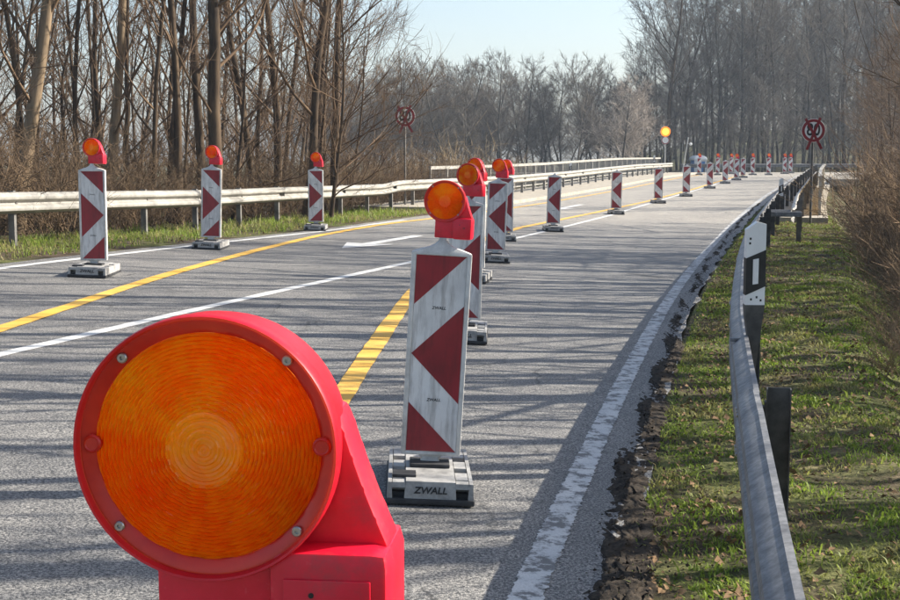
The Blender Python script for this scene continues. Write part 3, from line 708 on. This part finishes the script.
# ------------------------------------------------------------------ delineator posts on the rails
def make_delineator():
    root = empty('delineator', (0, 0, 0))
    hw = .052
    def band(poly, y0, y1, name, mat, par=root):
        m = MB(); m.prism_y(poly, y0, y1); return m.build(name, mat, par)
    band([(-hw, .86), (hw, .86), (hw, 1.305), (.005, 1.317), (-hw, 1.275)], -.035, .045, 'post_body', 'clean_white')
    band([(-hw - .001, .915), (hw + .001, .965), (hw + .001, 1.165), (-hw - .001, 1.118)], -.0375, .046, 'black_band', 'black_ink')
    band([(-.016, .975), (.014, .98), (.014, 1.118), (-.016, 1.112)], -.0415, -.037, 'reflector', 'clean_white')
    for px, pz in ((-.022, .893), (.008, .905), (.030, .888), (-.034, 1.2), (-.032, 1.225)):
        m = MB(); m.box(px - .005, px + .005, -.0365, -.0345, pz - .006, pz + .006); m.build('rivet', 'black_ink', root)
    m = MB(); m.loft([[(-.006, -.02, .42), (.010, -.02, .42), (.010, .02, .42), (-.006, .02, .42)], [(-.012, -.025, .55), (.018, -.025, .55), (.018, .03, .55), (-.012, .03, .55)], [(-.05, -.033, .80), (.046, -.033, .80), (.046, .04, .80), (-.05, .04, .80)], [(-.053, -.036, .862), (.053, -.036, .862), (.053, .046, .862), (-.053, .046, .862)]])
    m.build('bracket', 'dark_steel', root)
    m = MB(); m.bbox(-.125, .0, -.012, .012, .655, .675, .004); m.build('arm', 'galvanised_weathered', root)
    return root
dl = make_delineator()
def place_del(o, t, Y, z, label, rz=0, sc=1.0):
    o.location = (float(TX(t, Y)), Y, z); o.rotation_euler = (0, 0, rz); o.scale = (sc, sc, sc); tag(o, label, 'delineator', 'delineators on the guardrails'); return o
zz = lambda Y: float(RZ(-.3, Y)) - .02
place_del(dl, -.885, 7.1, -.0, 'large black and white delineator post on the near right guardrail', R(-4))
def short_del(t, Y, z, label):
    o = copy_tree(dl); place_del(o, t, Y, z, label); return o
short_del(tright(33.5) - .1, 33.5, zz(33.5) - .12, 'second black and white delineator on the right guardrail at the bridge start')
short_del(tright(74) - .1, 74.0, zz(74) - .05, 'far delineator near the end of the right guardrail')
short_del(9.9, 64.0, zl(0, 64) - .18, 'delineator above the left guardrail behind the second lampless beacon')
short_del(9.9, 92.0, zl(0, 92) - .0, 'far delineator at the end of the left bridge railing')

# ------------------------------------------------------------------ speed signs struck out with tape
def speed_sign(loc, h, label, rz, polemat):
    root = empty('speed_sign', loc, rz, label, 'road sign', 'struck out speed limit signs')
    m = MB(); m.tube((0, .05, -.2), (0, .05, h + .25), .032, .032, 12); m.build('pole', polemat, root, smooth=40)
    d = MB(); d.lathe_y([(.0005, .012), (.305, .012), (.308, .006), (.308, -.002), (.305, -.004), (.0005, -.004)], 48, 0, h); pl = d.build('sign_plate', 'sign_white', root, smooth=30)
    g = MB(); g.lathe_y([(.222, -.0045), (.222, -.0075), (.297, -.0075), (.297, -.0045)], 48, 0, h); g.build('red_ring', 'sign_red', root)
    tm = text_mesh('80', .44, .0008); o = link_mesh('numerals', tm, 'black_ink', root); o.location = (0, -.0062, h + .01); o.scale = (.80, 1, 1)
    def tape(a, b, y):
        a, b = Vector((a[0], 0, a[1])), Vector((b[0], 0, b[1])); dd = (b - a).normalized(); nn = Vector((-dd.z, 0, dd.x)) * .034
        m = MB(); pts = []; N = 8
        for k in range(N + 1):
            c = a + (b - a) * (k / N) ; wob = .012 * math.sin(k * 1.7)
            pts.append((c, wob if k > 5 else 0))
        poly = [(c + nn) for c, _ in pts] + [(c - nn) for c, _ in pts][::-1]
        m.prism_y([(v.x, h + v.z) for v in poly][::-1] if (dd.x * nn.z - dd.z * nn.x) > 0 else [(v.x, h + v.z) for v in poly], y - .003, y); m.build('tape', 'tape_red', root)
    tape((-.21, .31), (.22, -.47), -.0105); tape((.17, .33), (-.16, -.50), -.0140)
    c = MB(); c.box(-.05, .05, .013, .085, h - .12, h - .08); c.box(-.05, .05, .013, .085, h + .1, h + .14); c.build('clamp', polemat, root)
    return root
speed_sign((9.44, 34.05, GP(9.44, 34.05) + .02), 2.42, 'speed limit 80 sign crossed out with red tape, right of the right guardrail', R(-4), 'dark_steel')  # grey pole coloured dark to stand in for its backlit silhouette
speed_sign((-1.35, 39.3, GP(-1.35, 39.3)), 2.84 - GP(-1.35, 39.3), 'speed limit 80 sign crossed out with red tape, left before the trees', R(3), 'post_steel')

# ------------------------------------------------------------------ lit amber signal, mast, portable toilet
def signal():
    X, Y = 15.95, 97.0; z = .36
    root = empty('warning_signal', (X, Y, z), 0, 'lit amber warning light above a round sign beyond the bridge railing', 'signal light')
    m = MB(); m.tube((0, .06, -.3), (0, .06, 3.2), .04, .04, 10); m.build('pole', 'grey_pole', root, smooth=40)
    b = MB(); b.lathe_y([(.001, .08), (.30, .08), (.36, .03), (.37, -.02), (.34, -.03), (.27, -.03), (.001, -.03)], 32, 0, 3.08); b.build('halo_rim', 'halo_amber', root, smooth=40)  # housing rim made to glow, standing in for the lamp's orange halo
    l = MB(); l.lathe_y([(.001, -.075), (.12, -.068), (.21, -.05), (.25, -.031)], 32, 0, 3.08); l.build('lens', 'lit_amber', root, smooth=40)
    s = MB(); s.lathe_y([(.001, .012), (.31, .012), (.31, -.004), (.001, -.004)], 32, 0, 2.45); s.build('sign_plate', 'sign_white', root)
    g = MB(); g.lathe_y([(.235, -.005), (.235, -.008), (.30, -.008), (.30, -.005)], 32, 0, 2.45); g.build('red_ring', 'sign_red', root)
signal()
def mast():
    root = empty('mast', (18.9, 106.0, .1), 0, 'thin leaning grey mast with small white lamp beside the portable toilet', 'mast')
    m = MB(); m.tube((-.1, 0, -.2), (.38, 0, 3.05), .055, .05, 8); m.build('pole', 'grey_pole', root, smooth=40)
    m = MB(); m.lathe_y([(.001, -.1), (.08, -.09), (.12, -.02), (.1, .06), (.001, .08)], 16, .58, 2.5); m.build('lamp', 'clean_white', root, smooth=40)
    m = MB(); m.tube((.3, 0, 2.55), (.56, 0, 2.5), .02, .02, 6); m.build('bracket', 'grey_pole', root)
mast()
def toilet():
    X, Y = 21.35, 112.5; z = -.62
    root = empty('portable_toilet', (X, Y, z), R(12), 'blue and white portable toilet half hidden behind far beacons', 'portable toilet')
    m = MB(); m.bbox(-.50, .50, -.50, .50, .08, 1.95, .03); w = m.build('wall', 'cabin_blue', root)
    m = MB(); m.bbox(-.56, -.22, -.545, -.49, .12, 1.92, .015); m.bbox(.42, .56, -.545, -.49, .12, 1.92, .015); m.bbox(-.54, .54, -.52, -.495, 1.80, 1.98, .01); m.build('door_frame', 'clean_white', root)
    m = MB(); m.bbox(-.20, .40, -.525, -.505, .14, 1.78, .008); d = m.build('door', 'cabin_blue', root); m = MB(); m.bbox(.30, .34, -.56, -.52, .9, 1.1, .01); m.build('handle', 'clean_white', d)
    m = MB(); m.loft([rounded_rect(.60, .60, 1.90, .12), rounded_rect(.62, .62, 2.02, .14), rounded_rect(.58, .58, 2.16, .16), rounded_rect(.42, .42, 2.28, .18), rounded_rect(.2, .2, 2.32, .1)]); m.build('roof', 'clean_white', root, smooth=50)
    m = MB(); m.bbox(-.55, .55, -.55, .55, 0, .09, .02); m.build('skid', 'black_rubber', root)
toilet()
m = MB(); m.tube((-.7, 0, 1.5), (.7, 0, 1.5), .03, .03, 6); o_ = None

# ------------------------------------------------------------------ bare trees
def tubes_np(polys):
    """list of (pts(n,3), radii(n), sides) -> V, F(quads)"""
    Vs = []; Fs = []; o = 0
    for pts, rad, s in polys:
        pts = np.asarray(pts); n = len(pts)
        d = np.gradient(pts, axis=0); d /= np.linalg.norm(d, axis=1)[:, None] + 1e-9
        ref = np.array([0, 0, 1.]) if abs(d[0, 2]) < .8 else np.array([1., 0, 0])
        u = np.cross(d, ref); u /= np.linalg.norm(u, axis=1)[:, None] + 1e-9; w = np.cross(d, u)
        a = np.arange(s) * 2 * np.pi / s
        ring = pts[:, None, :] + np.asarray(rad)[:, None, None] * (np.cos(a)[None, :, None] * u[:, None, :] + np.sin(a)[None, :, None] * w[:, None, :])
        Vs.append(ring.reshape(-1, 3))
        i = np.arange(s); j = (i + 1) % s
        for k in range(n - 1): Fs.append(np.stack([o + k * s + i, o + k * s + j, o + (k + 1) * s + j, o + (k + 1) * s + i], 1))
        o += n * s
    return np.concatenate(Vs), np.concatenate(Fs)
def curve_pts(rg, p, d, L, n, wob, up):
    pts = [p]; d = d / np.linalg.norm(d)
    for k in range(n):
        d = d + rg.normal(0, wob, 3); d[2] += up; d /= np.linalg.norm(d); p = p + d * (L / n); pts.append(p)
    return np.array(pts), d
def grow(seed, h, r0, n1, n2, n3, start=.3, spread=.9, up=.10, l1=.30, lean=(0, 0), twig_r=.006, n0=12, wob0=.035, taper=.85, elev=(.35, .95), n4=0):
    rg = np.random.default_rng(seed)
    trunk, crown = [], []
    d0 = np.array([lean[0], lean[1], 1.0])
    tp, _ = curve_pts(rg, np.zeros(3), d0, h, n0, wob0, .03)
    fr = np.linspace(0, 1, n0 + 1); tr = r0 * (1 - taper * fr) ** 1.0; tr[0] *= 1.35
    trunk.append((tp, tr, 8))
    for i in range(n1):
        f = start + (1 - start) * ((i + rg.random()) / n1) ** .85; f = min(f, .985)
        p = np.array([np.interp(f, fr, tp[:, k]) for k in range(3)]); rr = np.interp(f, fr, tr)
        a = rg.random() * 2 * np.pi; el = rg.uniform(*elev)
        d = np.array([np.cos(a) * spread, np.sin(a) * spread, el])
        L = h * l1 * (1.15 - .75 * f) * rg.uniform(.6, 1.25); rb = max(min(rr * .45, .016 + L * .006), twig_r * 1.6)
        bp, _ = curve_pts(rg, p, d, L, 5, .09, up); br = np.linspace(rb, rb * .3, 6); (trunk if rb > .045 else crown).append((bp, br, 5 if rb > .03 else 4))
        for j in range(n2):
            g = .2 + .8 * (j + rg.random()) / n2; k = g * 5; k0 = min(int(k), 4); q = bp[k0] + (bp[k0 + 1] - bp[k0]) * (k - k0)
            dd = bp[k0 + 1] - bp[k0]; dd = dd / np.linalg.norm(dd) + rg.normal(0, .55, 3); dd[2] += .15
            L2 = L * .45 * (1.2 - .6 * g) * rg.uniform(.6, 1.3); r2 = max(rb * .4, twig_r * 1.15)
            cp, _ = curve_pts(rg, q, dd, L2, 3, .16, up); crown.append((cp, np.linspace(r2, r2 * .4, 4), 3))
            for m_ in range(n3):
                g2 = .15 + .85 * (m_ + rg.random()) / n3; k = g2 * 3; k0 = min(int(k), 2); q2 = cp[k0] + (cp[k0 + 1] - cp[k0]) * (k - k0)
                d3 = cp[k0 + 1] - cp[k0]; d3 = d3 / (np.linalg.norm(d3) + 1e-9) + rg.normal(0, .6, 3); d3[2] += .1
                L3 = L2 * .55 * rg.uniform(.5, 1.3); tw, _ = curve_pts(rg, q2, d3, L3, 2, .2, up); crown.append((tw, np.array([twig_r, twig_r * .75, twig_r * .35]), 3))
                for _k in range(n4):
                    d4 = d3 + rg.normal(0, .7, 3); L4 = L3 * rg.uniform(.35, .7); q3 = tw[1] + (tw[2] - tw[1]) * rg.random()
                    t4, _ = curve_pts(rg, q3, d4, L4, 1, .1, 0); crown.append((t4, np.array([twig_r * .7, twig_r * .3]), 3))
    return tubes_np(trunk), tubes_np(crown)
VAR = {}
def variant(key, mats, **kw):
    (tv, tf), (cv, cf) = grow(**kw); VAR.setdefault(key, [])
    tm = np_mesh('trunk', tv, tf, mats[0], smooth=True); cm = np_mesh('crown', cv, cf, mats[1])
    md = (tm.data, cm.data); bpy.data.objects.remove(tm); bpy.data.objects.remove(cm); VAR[key].append(md)
# woodland by the left guardrail: slender stems
for i in range(6): variant('slender', ('bark_brown', 'twig_brown'), seed=20 + i, wob0=.05, h=14, r0=.10, n1=26, n2=5, n3=4, start=.14, spread=.75, up=.06, l1=.20, elev=(.5, 1.4), lean=((i - 2.5) * .06, .03 * (i % 3 - 1)), twig_r=.0055)
for i in range(3): variant('pale', ('bark_pale', 'twig_brown'), seed=40 + i, h=14, r0=.14, n1=26, n2=6, n3=5, start=.16, spread=.75, up=.06, l1=.22, elev=(.5, 1.4), lean=((.22, .1, -.08)[i], 0), twig_r=.006)
for i in range(3): variant('arching', ('bark_brown', 'twig_brown'), seed=50 + i, h=7.5, r0=.07, n1=30, n2=6, n3=5, start=.06, spread=1.1, up=.07, l1=.5, lean=(.15, 0), twig_r=.0055, elev=(.4, 1.1))
for i in range(6): variant('far', ('bark_grey', 'twig_grey'), seed=60 + i, wob0=.07, h=11, r0=.13, n1=34, n2=7, n3=6, start=.12, spread=.95, up=.08, l1=.36, twig_r=.011, n4=1)
for i in range(6): variant('tall', ('bark_grey', 'twig_grey'), seed=70 + i, wob0=.075, h=23, r0=.15, n1=46, n2=7, n3=6, start=.08, spread=.95, up=.07, l1=.24, twig_r=.012, n4=1)
for i in range(4): variant('oak', ('bark_brown', 'twig_grey'), seed=82 + i, wob0=.07, h=20, r0=.21, n1=28, n2=8, n3=7, start=.30, spread=1.0, up=.10, l1=.36, twig_r=.011, n4=1, elev=(.5, 1.3))
for i in range(2): variant('blossom', ('bark_grey', 'twig_blossom'), seed=90 + i, h=7.5, r0=.13, n1=30, n2=8, n3=7, start=.1, spread=1.1, up=.06, l1=.45, twig_r=.015, n4=2)
for i in range(4): variant('bank', ('bark_brown', 'twig_brown'), seed=100 + i, h=13, r0=.13, n1=34, n2=6, n3=5, start=.12, spread=1.05, up=.06, l1=.34, twig_r=.007, n4=1)
for i in range(4): variant('limb', ('bark_brown', 'twig_brown'), seed=130 + i, h=15, r0=.17, n1=18, n2=3, n3=1, start=.22, spread=.7, up=.08, l1=.26, twig_r=.012, elev=(.5, 1.3))
cnt = {}
def tree(key, X, Y, s, label, name='bare_tree', group=None, vi=None, rz=None, rnd=random.Random(11), sz=None, fat=1.0):
    ms = VAR[key]; k = cnt.get(key, 0); cnt[key] = k + 1
    tm, cm = ms[(k if vi is None else vi) % len(ms)]
    root = empty(name, (X, Y, GP(X, Y) - .1), rnd.uniform(0, 6.28) if rz is None else rz, label, 'tree', group)
    root.scale = (s * fat, s * fat, s if sz is None else sz)
    for nm, me in (('trunk', tm), ('crown', cm)):
        o = bpy.data.objects.new(nm, me); COL.objects.link(o); o.parent = root
    return root
def at(px, Z): return ((px - 450) / 1300 * Z, Z)
LG = 'bare trees behind the left guardrail'
named = [('pale', 14, 27, 1.15, 'pale thick leaning trunk at the far left, before the darker stems', 0, 0.0), ('pale', 108, 30, .95, 'yellowish slender trunk just right of the largest left beacon', 2, 2.5),
         ('slender', 200, 31, 1.15, 'dark slim trunk just left of the middle left beacon', 3, 1.0), ('slender', 212, 27, 1.1, 'thick dark trunk rising directly behind the middle left beacon', 1, 3.2),
         ('slender', 276, 33, 1.1, 'straight slim trunk midway between the middle and smallest left beacons', 2, 2.0), ('slender', 306, 31, 1.15, 'slim trunk rising behind the smallest left beacon', 5, .5),
         ('slender', 337, 34, 1.05, 'last slim upright trunk before the arching branches', 3, 4.0)]
for key, px, Z, s, lb, vi, rz in named:
    x, y = at(px, Z); tree(key, x, y, s, lb, group=LG, vi=vi, rz=rz, fat=1.35 if px == 212 else 1.0)
for px, Z, s, lb in ((330, 31, .8, 'arching bare bush tree reaching right towards the left speed sign'), (312, 35, .95, 'arching bare tree behind the slim trunks, left of the speed sign'), (350, 38, .75, 'low arching bare bush nearest to the left speed sign')):
    x, y = at(px, Z); tree('arching', x, y, s, lb, group=LG, rz=R(-10 + 7 * (px % 5)))
rl = random.Random(21)
def slot(px, names, cuts): return names[sum(px > c for c in cuts)]
S4 = ('left of the largest left beacon', 'between the largest and middle left beacons', 'between the middle and smallest left beacons', 'right of the smallest left beacon')
for k in range(64):
    px = -90 + 425 * (k + rl.random()) / 64; Z = rl.uniform(25, 56)
    x, y = at(px, Z)
    while XT(x, y) < 10.9: Z *= 1.08; x, y = at(px, Z)
    w = slot(px, S4, (97, 213, 316))
    tree('slender', x, y, rl.uniform(.6, 1.15), 'slender bare brown stem in the thicket ' + w, group='slender stems ' + w, sz=rl.uniform(.8, 1.1))
for k in range(10):
    px = rl.uniform(-80, 290); Z = rl.uniform(28, 44); x, y = at(px, Z)
    w = slot(px, S4, (97, 213, 316))
    if XT(x, y) > 11: tree('arching', x, y, rl.uniform(.6, .9), 'low branching bare tree in the thicket ' + w, group='low trees ' + w)
# wood behind the bridge: lower trees left of centre, tall ones to the right
x, y = at(668, 116); tree('oak', x, y, 1.0, 'broad tall bare tree standing above the amber warning light', vi=0, rz=1.2)
x, y = at(620, 101); tree('blossom', x, y, .95, 'pale blossoming tree just left of the amber warning light', 'blossoming_tree', vi=0, rz=0)
x, y = at(642, 104); tree('blossom', x, y, .8, 'small pale blossoming tree touching the amber warning light', 'blossoming_tree', vi=1, rz=1)
for px, Z, s, lb in ((442, 120, .95, 'round topped bare tree standing out against the sky above the near lamps'), (500, 125, 1.0, 'bare tree with bare crown above the fourth near lamp'), (543, 122, .92, 'low dark bare tree behind the first lampless beacon')):
    x, y = at(px, Z); tree('far', x, y, s, lb)
rf_ = random.Random(31)
for k in range(62):
    px = 330 + 310 * (k + rf_.random()) / 62; Z = rf_.choice([rf_.uniform(104, 116), rf_.uniform(114, 140)])
    x, y = at(px, Z); s = rf_.uniform(.7, .98) * (.85 + Z / 900)
    if 600 < px < 655 and Z < 112: continue
    w = slot(px, ('left of the near lamps', 'between the near lamps and first lampless beacon', 'left of the blossoming tree'), (440, 555)); tree('far', x, y, s, 'grey bare tree in the far wood ' + w, group='far wood ' + w)
for k in range(48):
    px = 640 + 310 * (k + rf_.random()) / 48; Z = rf_.uniform(116, 140)
    x, y = at(px, Z); s = rf_.uniform(.85, 1.12) * float(np.interp(px, [600, 660, 700, 740], [.5, .66, .85, 1.0]))
    w = slot(px, ('above the amber light', 'behind the far lamp beacons', 'right of the right speed sign'), (690, 812)); tree('oak' if k % 3 == 1 else 'tall', x, y, s, 'tall grey bare tree in the dark wood ' + w, group='tall trees ' + w)
for k in range(26):
    px = 600 + 340 * (k + rf_.random()) / 26; Z = rf_.uniform(112.5, 122); x, y = at(px, Z)
    tree('far', x, y, rf_.uniform(.4, .8), 'low bare tree at the front of the dark wood ' + slot(px, ('near the amber light', 'behind the far lamp beacons', 'right of the right speed sign'), (690, 812)), group='low trees at the wood front')
# deeper rows that read as one mass
LIGHT = [np.concatenate for _ in ()]
def light_tree(seed, h):
    (tv, tf), (cv, cf) = grow(seed=seed, h=h, r0=h * .006, n1=28, n2=6, n3=4, start=.1, spread=1.0, up=.07, l1=.34, twig_r=.020, n0=9, wob0=.09)
    return np.concatenate([tv, cv]), np.concatenate([tf, cf + len(tv)])
LT = [light_tree(300 + i, 13) for i in range(3)]; TT = [light_tree(310 + i, 23) for i in range(3)]
def forest(places, name, label):
    Vs, Fs, o = [], [], 0; rg = random.Random(9)
    for (X, Y, s, T) in places:
        V, F = T[rg.randrange(3)]; a = rg.uniform(0, 6.283); c, sn = math.cos(a), math.sin(a); q = V * s
        Vs.append(np.stack([q[:, 0] * c - q[:, 1] * sn + X, q[:, 0] * sn + q[:, 1] * c + Y, q[:, 2] + GP(X, Y) - .1], 1)); Fs.append(F + o); o += len(V)
    tag(np_mesh(name, np.concatenate(Vs), np.concatenate(Fs), 'twig_far'), label, 'woodland', kind='stuff')
pl = []
for k in range(52):
    px = 250 + 400 * ((k + rf_.random()) / 95) ** .8; x, y = at(px, rf_.uniform(125, 190)); pl.append((x, y, rf_.uniform(.65, .95), LT))
forest(pl, 'woodland', 'distant grey woodland mass behind the left trees and railing')
pl = []
for k in range(44):
    px = 665 + 400 * (k + rf_.random()) / 44; x, y = at(px, rf_.uniform(150, 210)); pl.append((x, y, rf_.uniform(.8, 1.1), TT))
for k in range(40):
    px = 600 + 400 * (k + rf_.random()) / 40; x, y = at(px, rf_.uniform(124, 165)); pl.append((x, y, rf_.uniform(.5, .8), LT))
forest(pl, 'woodland', 'distant dark woodland mass behind the road end')
# trees on the right bank, mostly outside the frame: they throw the shadows across the road
rr_ = random.Random(44)
for k in range(44):
    Y = 8 + 21 * (k + rr_.random()) / 44; t = -rr_.uniform(5.2, 11)
    tree('limb', float(TX(t, Y)), Y, rr_.uniform(.7, 1.1), 'bare brown tree growing from the right bank', group='bare trees on the right bank')
for Y, t, sc in ((22.5, -6.6, 1.0), (26, -6.8, 1.1), (31, -7.2, 1.15)):
    tree('bank', float(TX(t, Y)), Y, sc, 'bare tree whose branches reach in at the upper right corner', group='twiggy trees on the right bank')
for k in range(13):
    Y = 40 + 48 * (k + rr_.random()) / 13; t = -rr_.uniform(4.4, 7.5)
    X = float(TX(t, Y)); sc = rr_.uniform(.6, 1.0)
    if (X - sc * 2.6) / Y < .300: X = .300 * Y + sc * 2.6
    tree('bank', X, Y, sc, 'twiggy bare tree right of the right speed sign and parapet', group='twiggy trees on the right bank')
for i in range(3): variant('shadow_sapling', ('bark_brown', 'twig_brown'), seed=160 + i, h=7.5, r0=.055, n1=12, n2=3, n3=1, start=.2, spread=.7, up=.06, l1=.28, lean=((i - 1) * .12, 0), twig_r=.007, elev=(.4, 1.3))
for k in range(30):  # unseen young trees added close to the road for crisper shadows on it
    Y = 6.5 + 19 * (k + rr_.random()) / 30; t = -rr_.uniform(3.3, 6.2) - max(0, Y - 18) * .15
    tree('shadow_sapling', float(TX(t, Y)), Y, rr_.uniform(.6, 1.15), 'thin bare young tree added out of view to throw crisp road shadows', group='saplings added on the right bank for shadows', name='shadow_sapling')
for k in range(3):
    Y = -1 + 8 * (k + rr_.random()) / 3; t = -rr_.uniform(7, 13)
    tree('limb', float(TX(t, Y)), Y, rr_.uniform(.75, 1.0), 'bare brown tree growing from the right bank', group='bare trees on the right bank')
for k in range(16):
    Y = 50 + 48 * (k + rr_.random()) / 16; t = -rr_.uniform(17 if Y < 80 else 9, 26)
    tree('bank', float(TX(t, Y)), Y, rr_.uniform(.7, 1.1), 'bare brown tree below the right side of the bridge', group='bare trees below the bridge')

# ------------------------------------------------------------------ thickets, grass, leaves
def shrub(seed, h, stems, twig=.004):
    rg = np.random.default_rng(seed); pl = []
    for i in range(stems):
        a = rg.random() * 6.283; d = np.array([np.cos(a) * .6, np.sin(a) * .6, rg.uniform(.5, 1.4)]); L = h * rg.uniform(.6, 1.2)
        p0 = np.array([rg.normal(0, .18), rg.normal(0, .18), -.05]); bp, _ = curve_pts(rg, p0, d, L, 5, .13, -.02); r = rg.uniform(.006, .013)
        pl.append((bp, np.linspace(r, r * .35, 6), 3))
        for j in range(9):
            k = rg.uniform(.6, 5); k0 = min(int(k), 4); q = bp[k0] + (bp[k0 + 1] - bp[k0]) * (k - k0); dd = (bp[k0 + 1] - bp[k0]); dd = dd / np.linalg.norm(dd) + rg.normal(0, .7, 3)
            L2 = L * rg.uniform(.15, .4); tp, _ = curve_pts(rg, q, dd, L2, 2, .2, 0); pl.append((tp, np.array([twig * 1.2, twig, twig * .4]), 3))
            for _ in range(2):
                t2, _ = curve_pts(rg, tp[1] + (tp[2] - tp[1]) * rg.random(), dd + rg.normal(0, .8, 3), L2 * .6, 1, .1, 0); pl.append((t2, np.array([twig, twig * .4]), 3))
    return tubes_np(pl)
SH = [shrub(200 + i, 2.0, 12) for i in range(6)]
def thicket(name, mat, places, label, cat, shs=None):
    Vs, Fs, o = [], [], 0; rg = random.Random(len(places))
    shs = shs or SH
    for (X, Y, s) in places:
        V, F = shs[rg.randrange(len(shs))]; a = rg.uniform(0, 6.283); c, sn = math.cos(a), math.sin(a); q = V * s * np.array([1, 1, rg.uniform(.8, 1.2)])
        Vs.append(np.stack([q[:, 0] * c - q[:, 1] * sn + X, q[:, 0] * sn + q[:, 1] * c + Y, q[:, 2] + GP(X, Y)], 1)); Fs.append(F + o); o += len(V)
    ob = np_mesh(name, np.concatenate(Vs), np.concatenate(Fs), mat); tag(ob, label, cat, kind='stuff'); return ob
pl = []; rg_ = random.Random(61)
for k in range(340):
    Y = 12 + 42 * rg_.random(); t = 10.5 + rg_.random() ** 1.6 * 14; pl.append((float(TX(t, Y)), Y, rg_.uniform(.6, 1.0) * (1 + (t - 10.5) * .08)))
thicket('undergrowth', 'twig_dark', pl, 'tangled brown undergrowth filling the wood behind the left guardrail', 'undergrowth')
pl = []
for k in range(90):
    x, y = at(rg_.uniform(395, 500), rg_.uniform(52, 85)); 
    if XT(x, y) > 12: pl.append((x, y, rg_.uniform(1.1, 1.9)))
thicket('shrubbery', 'twig_tan', pl, 'tan dry shrubs behind the start of the left bridge railing', 'shrubs')
pl = []
for k in range(760):
    Y = 4 + 62 * rg_.random() ** .8; cr = float(np.interp(Y, [7, 10, 15, 22, 30, 36], [1.9, 2.0, 2.2, 2.5, 2.8, 3.1])); dt = abs(rg_.gauss(0, 1)) * 2.2
    big = float(np.interp(Y, [5, 12, 18, 26, 40], [.45, .6, .9, 1.0, 1.2]))
    X = float(TX(-cr - dt, Y)); sc = rg_.uniform(.8, 1.2) * (.45 + .38 * min(dt, 2.6)) * big
    if Y > 14 and (X - sc * 1.3) / Y < (.310 if Y > 28 else .297 + .0016 * (28 - Y)): continue
    pl.append((X, Y, sc))
thicket('brushwood', 'twig_thicket', pl, 'dense brown brushwood on the slope right of the grass verge', 'undergrowth')

def grass(name, label, regions, mat, hmin, hmax, lean):
    rg = np.random.default_rng(77); VV, FF, o = [], [], 0
    for (n, y0, y1, pw, ta, tb) in regions:
        Y = y0 + (y1 - y0) * rg.random(n) ** pw; t = ta + (tb - ta) * rg.random(n)
        # clumps
        cl = .5 + .5 * np.sin(Y * 2.3 + np.sin(t * 5) * 2) * np.sin(t * 4.1 + Y * .7); cl = cl * (.5 + .5 * np.sin(Y * 7.7 + t * 9.1) * np.sin(t * 11.3 - Y * 3.1)) * 2; keep = rg.random(n) < (.10 + .80 * cl); Y, t = Y[keep], t[keep]; n = len(Y)
        X = TX(t, Y); Z = GZ(t, Y) - .005; a = rg.random(n) * 6.283; h = rg.uniform(hmin, hmax, n) * (1 + .8 * (rg.random(n) > .93)); w = rg.uniform(.0025, .0055, n) * (1 + Y * .03)
        la = rg.random(n) * 6.283; l = rg.uniform(.2, 1.0, n) * lean * h
        B = np.stack([X, Y, Z], 1); side = np.stack([np.cos(a) * w, np.sin(a) * w, 0 * w], 1); mid = B + np.stack([np.cos(la) * l * .35, np.sin(la) * l * .35, h * .6], 1); tip = B + np.stack([np.cos(la) * l, np.sin(la) * l, h * .85], 1)
        V = np.stack([B - side, B + side, mid + side * .7, mid - side * .7, tip], 1).reshape(-1, 3); i = np.arange(n)[:, None] * 5 + o
        FF.append(np.concatenate([i + np.array([[0, 1, 2]]), i + np.array([[0, 2, 3]]), i + np.array([[3, 2, 4]])])); VV.append(V); o += n * 5
    ob = np_mesh(name, np.concatenate(VV), np.concatenate(FF), mat); tag(ob, label, 'grass', kind='stuff'); return ob
grass('grass', 'short patchy grass on the right verge around the guardrail', [(120000, 2.0, 18, 1.3, -.36, -2.4), (60000, 16, 38, 1.1, -.36, -2.9)], 'grass_blade', .014, .046, 1.3)
grass('grass', 'thin grass strip under the left guardrail', [(26000, 10, 46, 1.0, 8.15, 10.6)], 'grass_blade', .05, .17, .9)
def leaves():
    rg = np.random.default_rng(5); n = 17000
    Y = 2 + 36 * rg.random(n) ** 1.2; side = rg.random(n) < .78
    t = np.where(side, -.42 - np.abs(rg.normal(0, 1.5, n)), 8.0 + np.abs(rg.normal(0, 1.6, n)))
    X = TX(t, Y); Z = GZ(t, Y) + .012 + .03 * rg.random(n); s = rg.uniform(.006, .026, n); a = rg.random(n) * 6.283
    u = np.stack([np.cos(a) * s, np.sin(a) * s, rg.normal(0, .3, n) * s], 1); v = np.stack([-np.sin(a) * s * .6, np.cos(a) * s * .6, rg.normal(0, .4, n) * s], 1)
    B = np.stack([X, Y, Z], 1); cup = np.stack([0 * s, 0 * s, s * .3], 1)
    V = np.stack([B - u, B - v * .9 + cup, B + u, B + v * .9 + cup], 1).reshape(-1, 3); i = np.arange(n)[:, None] * 4
    ob = np_mesh('leaves', V, np.concatenate([i + np.array([[0, 1, 2]]), i + np.array([[0, 2, 3]])]), 'dead_leaf'); tag(ob, 'dead brown leaves scattered over both verges', 'leaves', kind='stuff')
leaves()

# ------------------------------------------------------------------ haze
def haze():
    m = bpy.data.materials.new('haze'); m.use_nodes = True; nt = m.node_tree; nt.nodes.remove(nt.nodes['Principled BSDF'])
    pv = nt.nodes.new('ShaderNodeVolumePrincipled'); pv.inputs['Color'].default_value = (.72, .84, 1.0, 1); pv.inputs['Density'].default_value = .0006; pv.inputs['Anisotropy'].default_value = .2
    nt.links.new(pv.outputs[0], nt.nodes['Material Output'].inputs['Volume']); MATS['haze'] = m
    b = MB(); b.box(-950, 1100, -60, 720, -7.5, 48); o = b.build('haze', 'haze'); tag(o, 'thin pale haze in the air over the whole place', 'haze', kind='stuff')
haze()
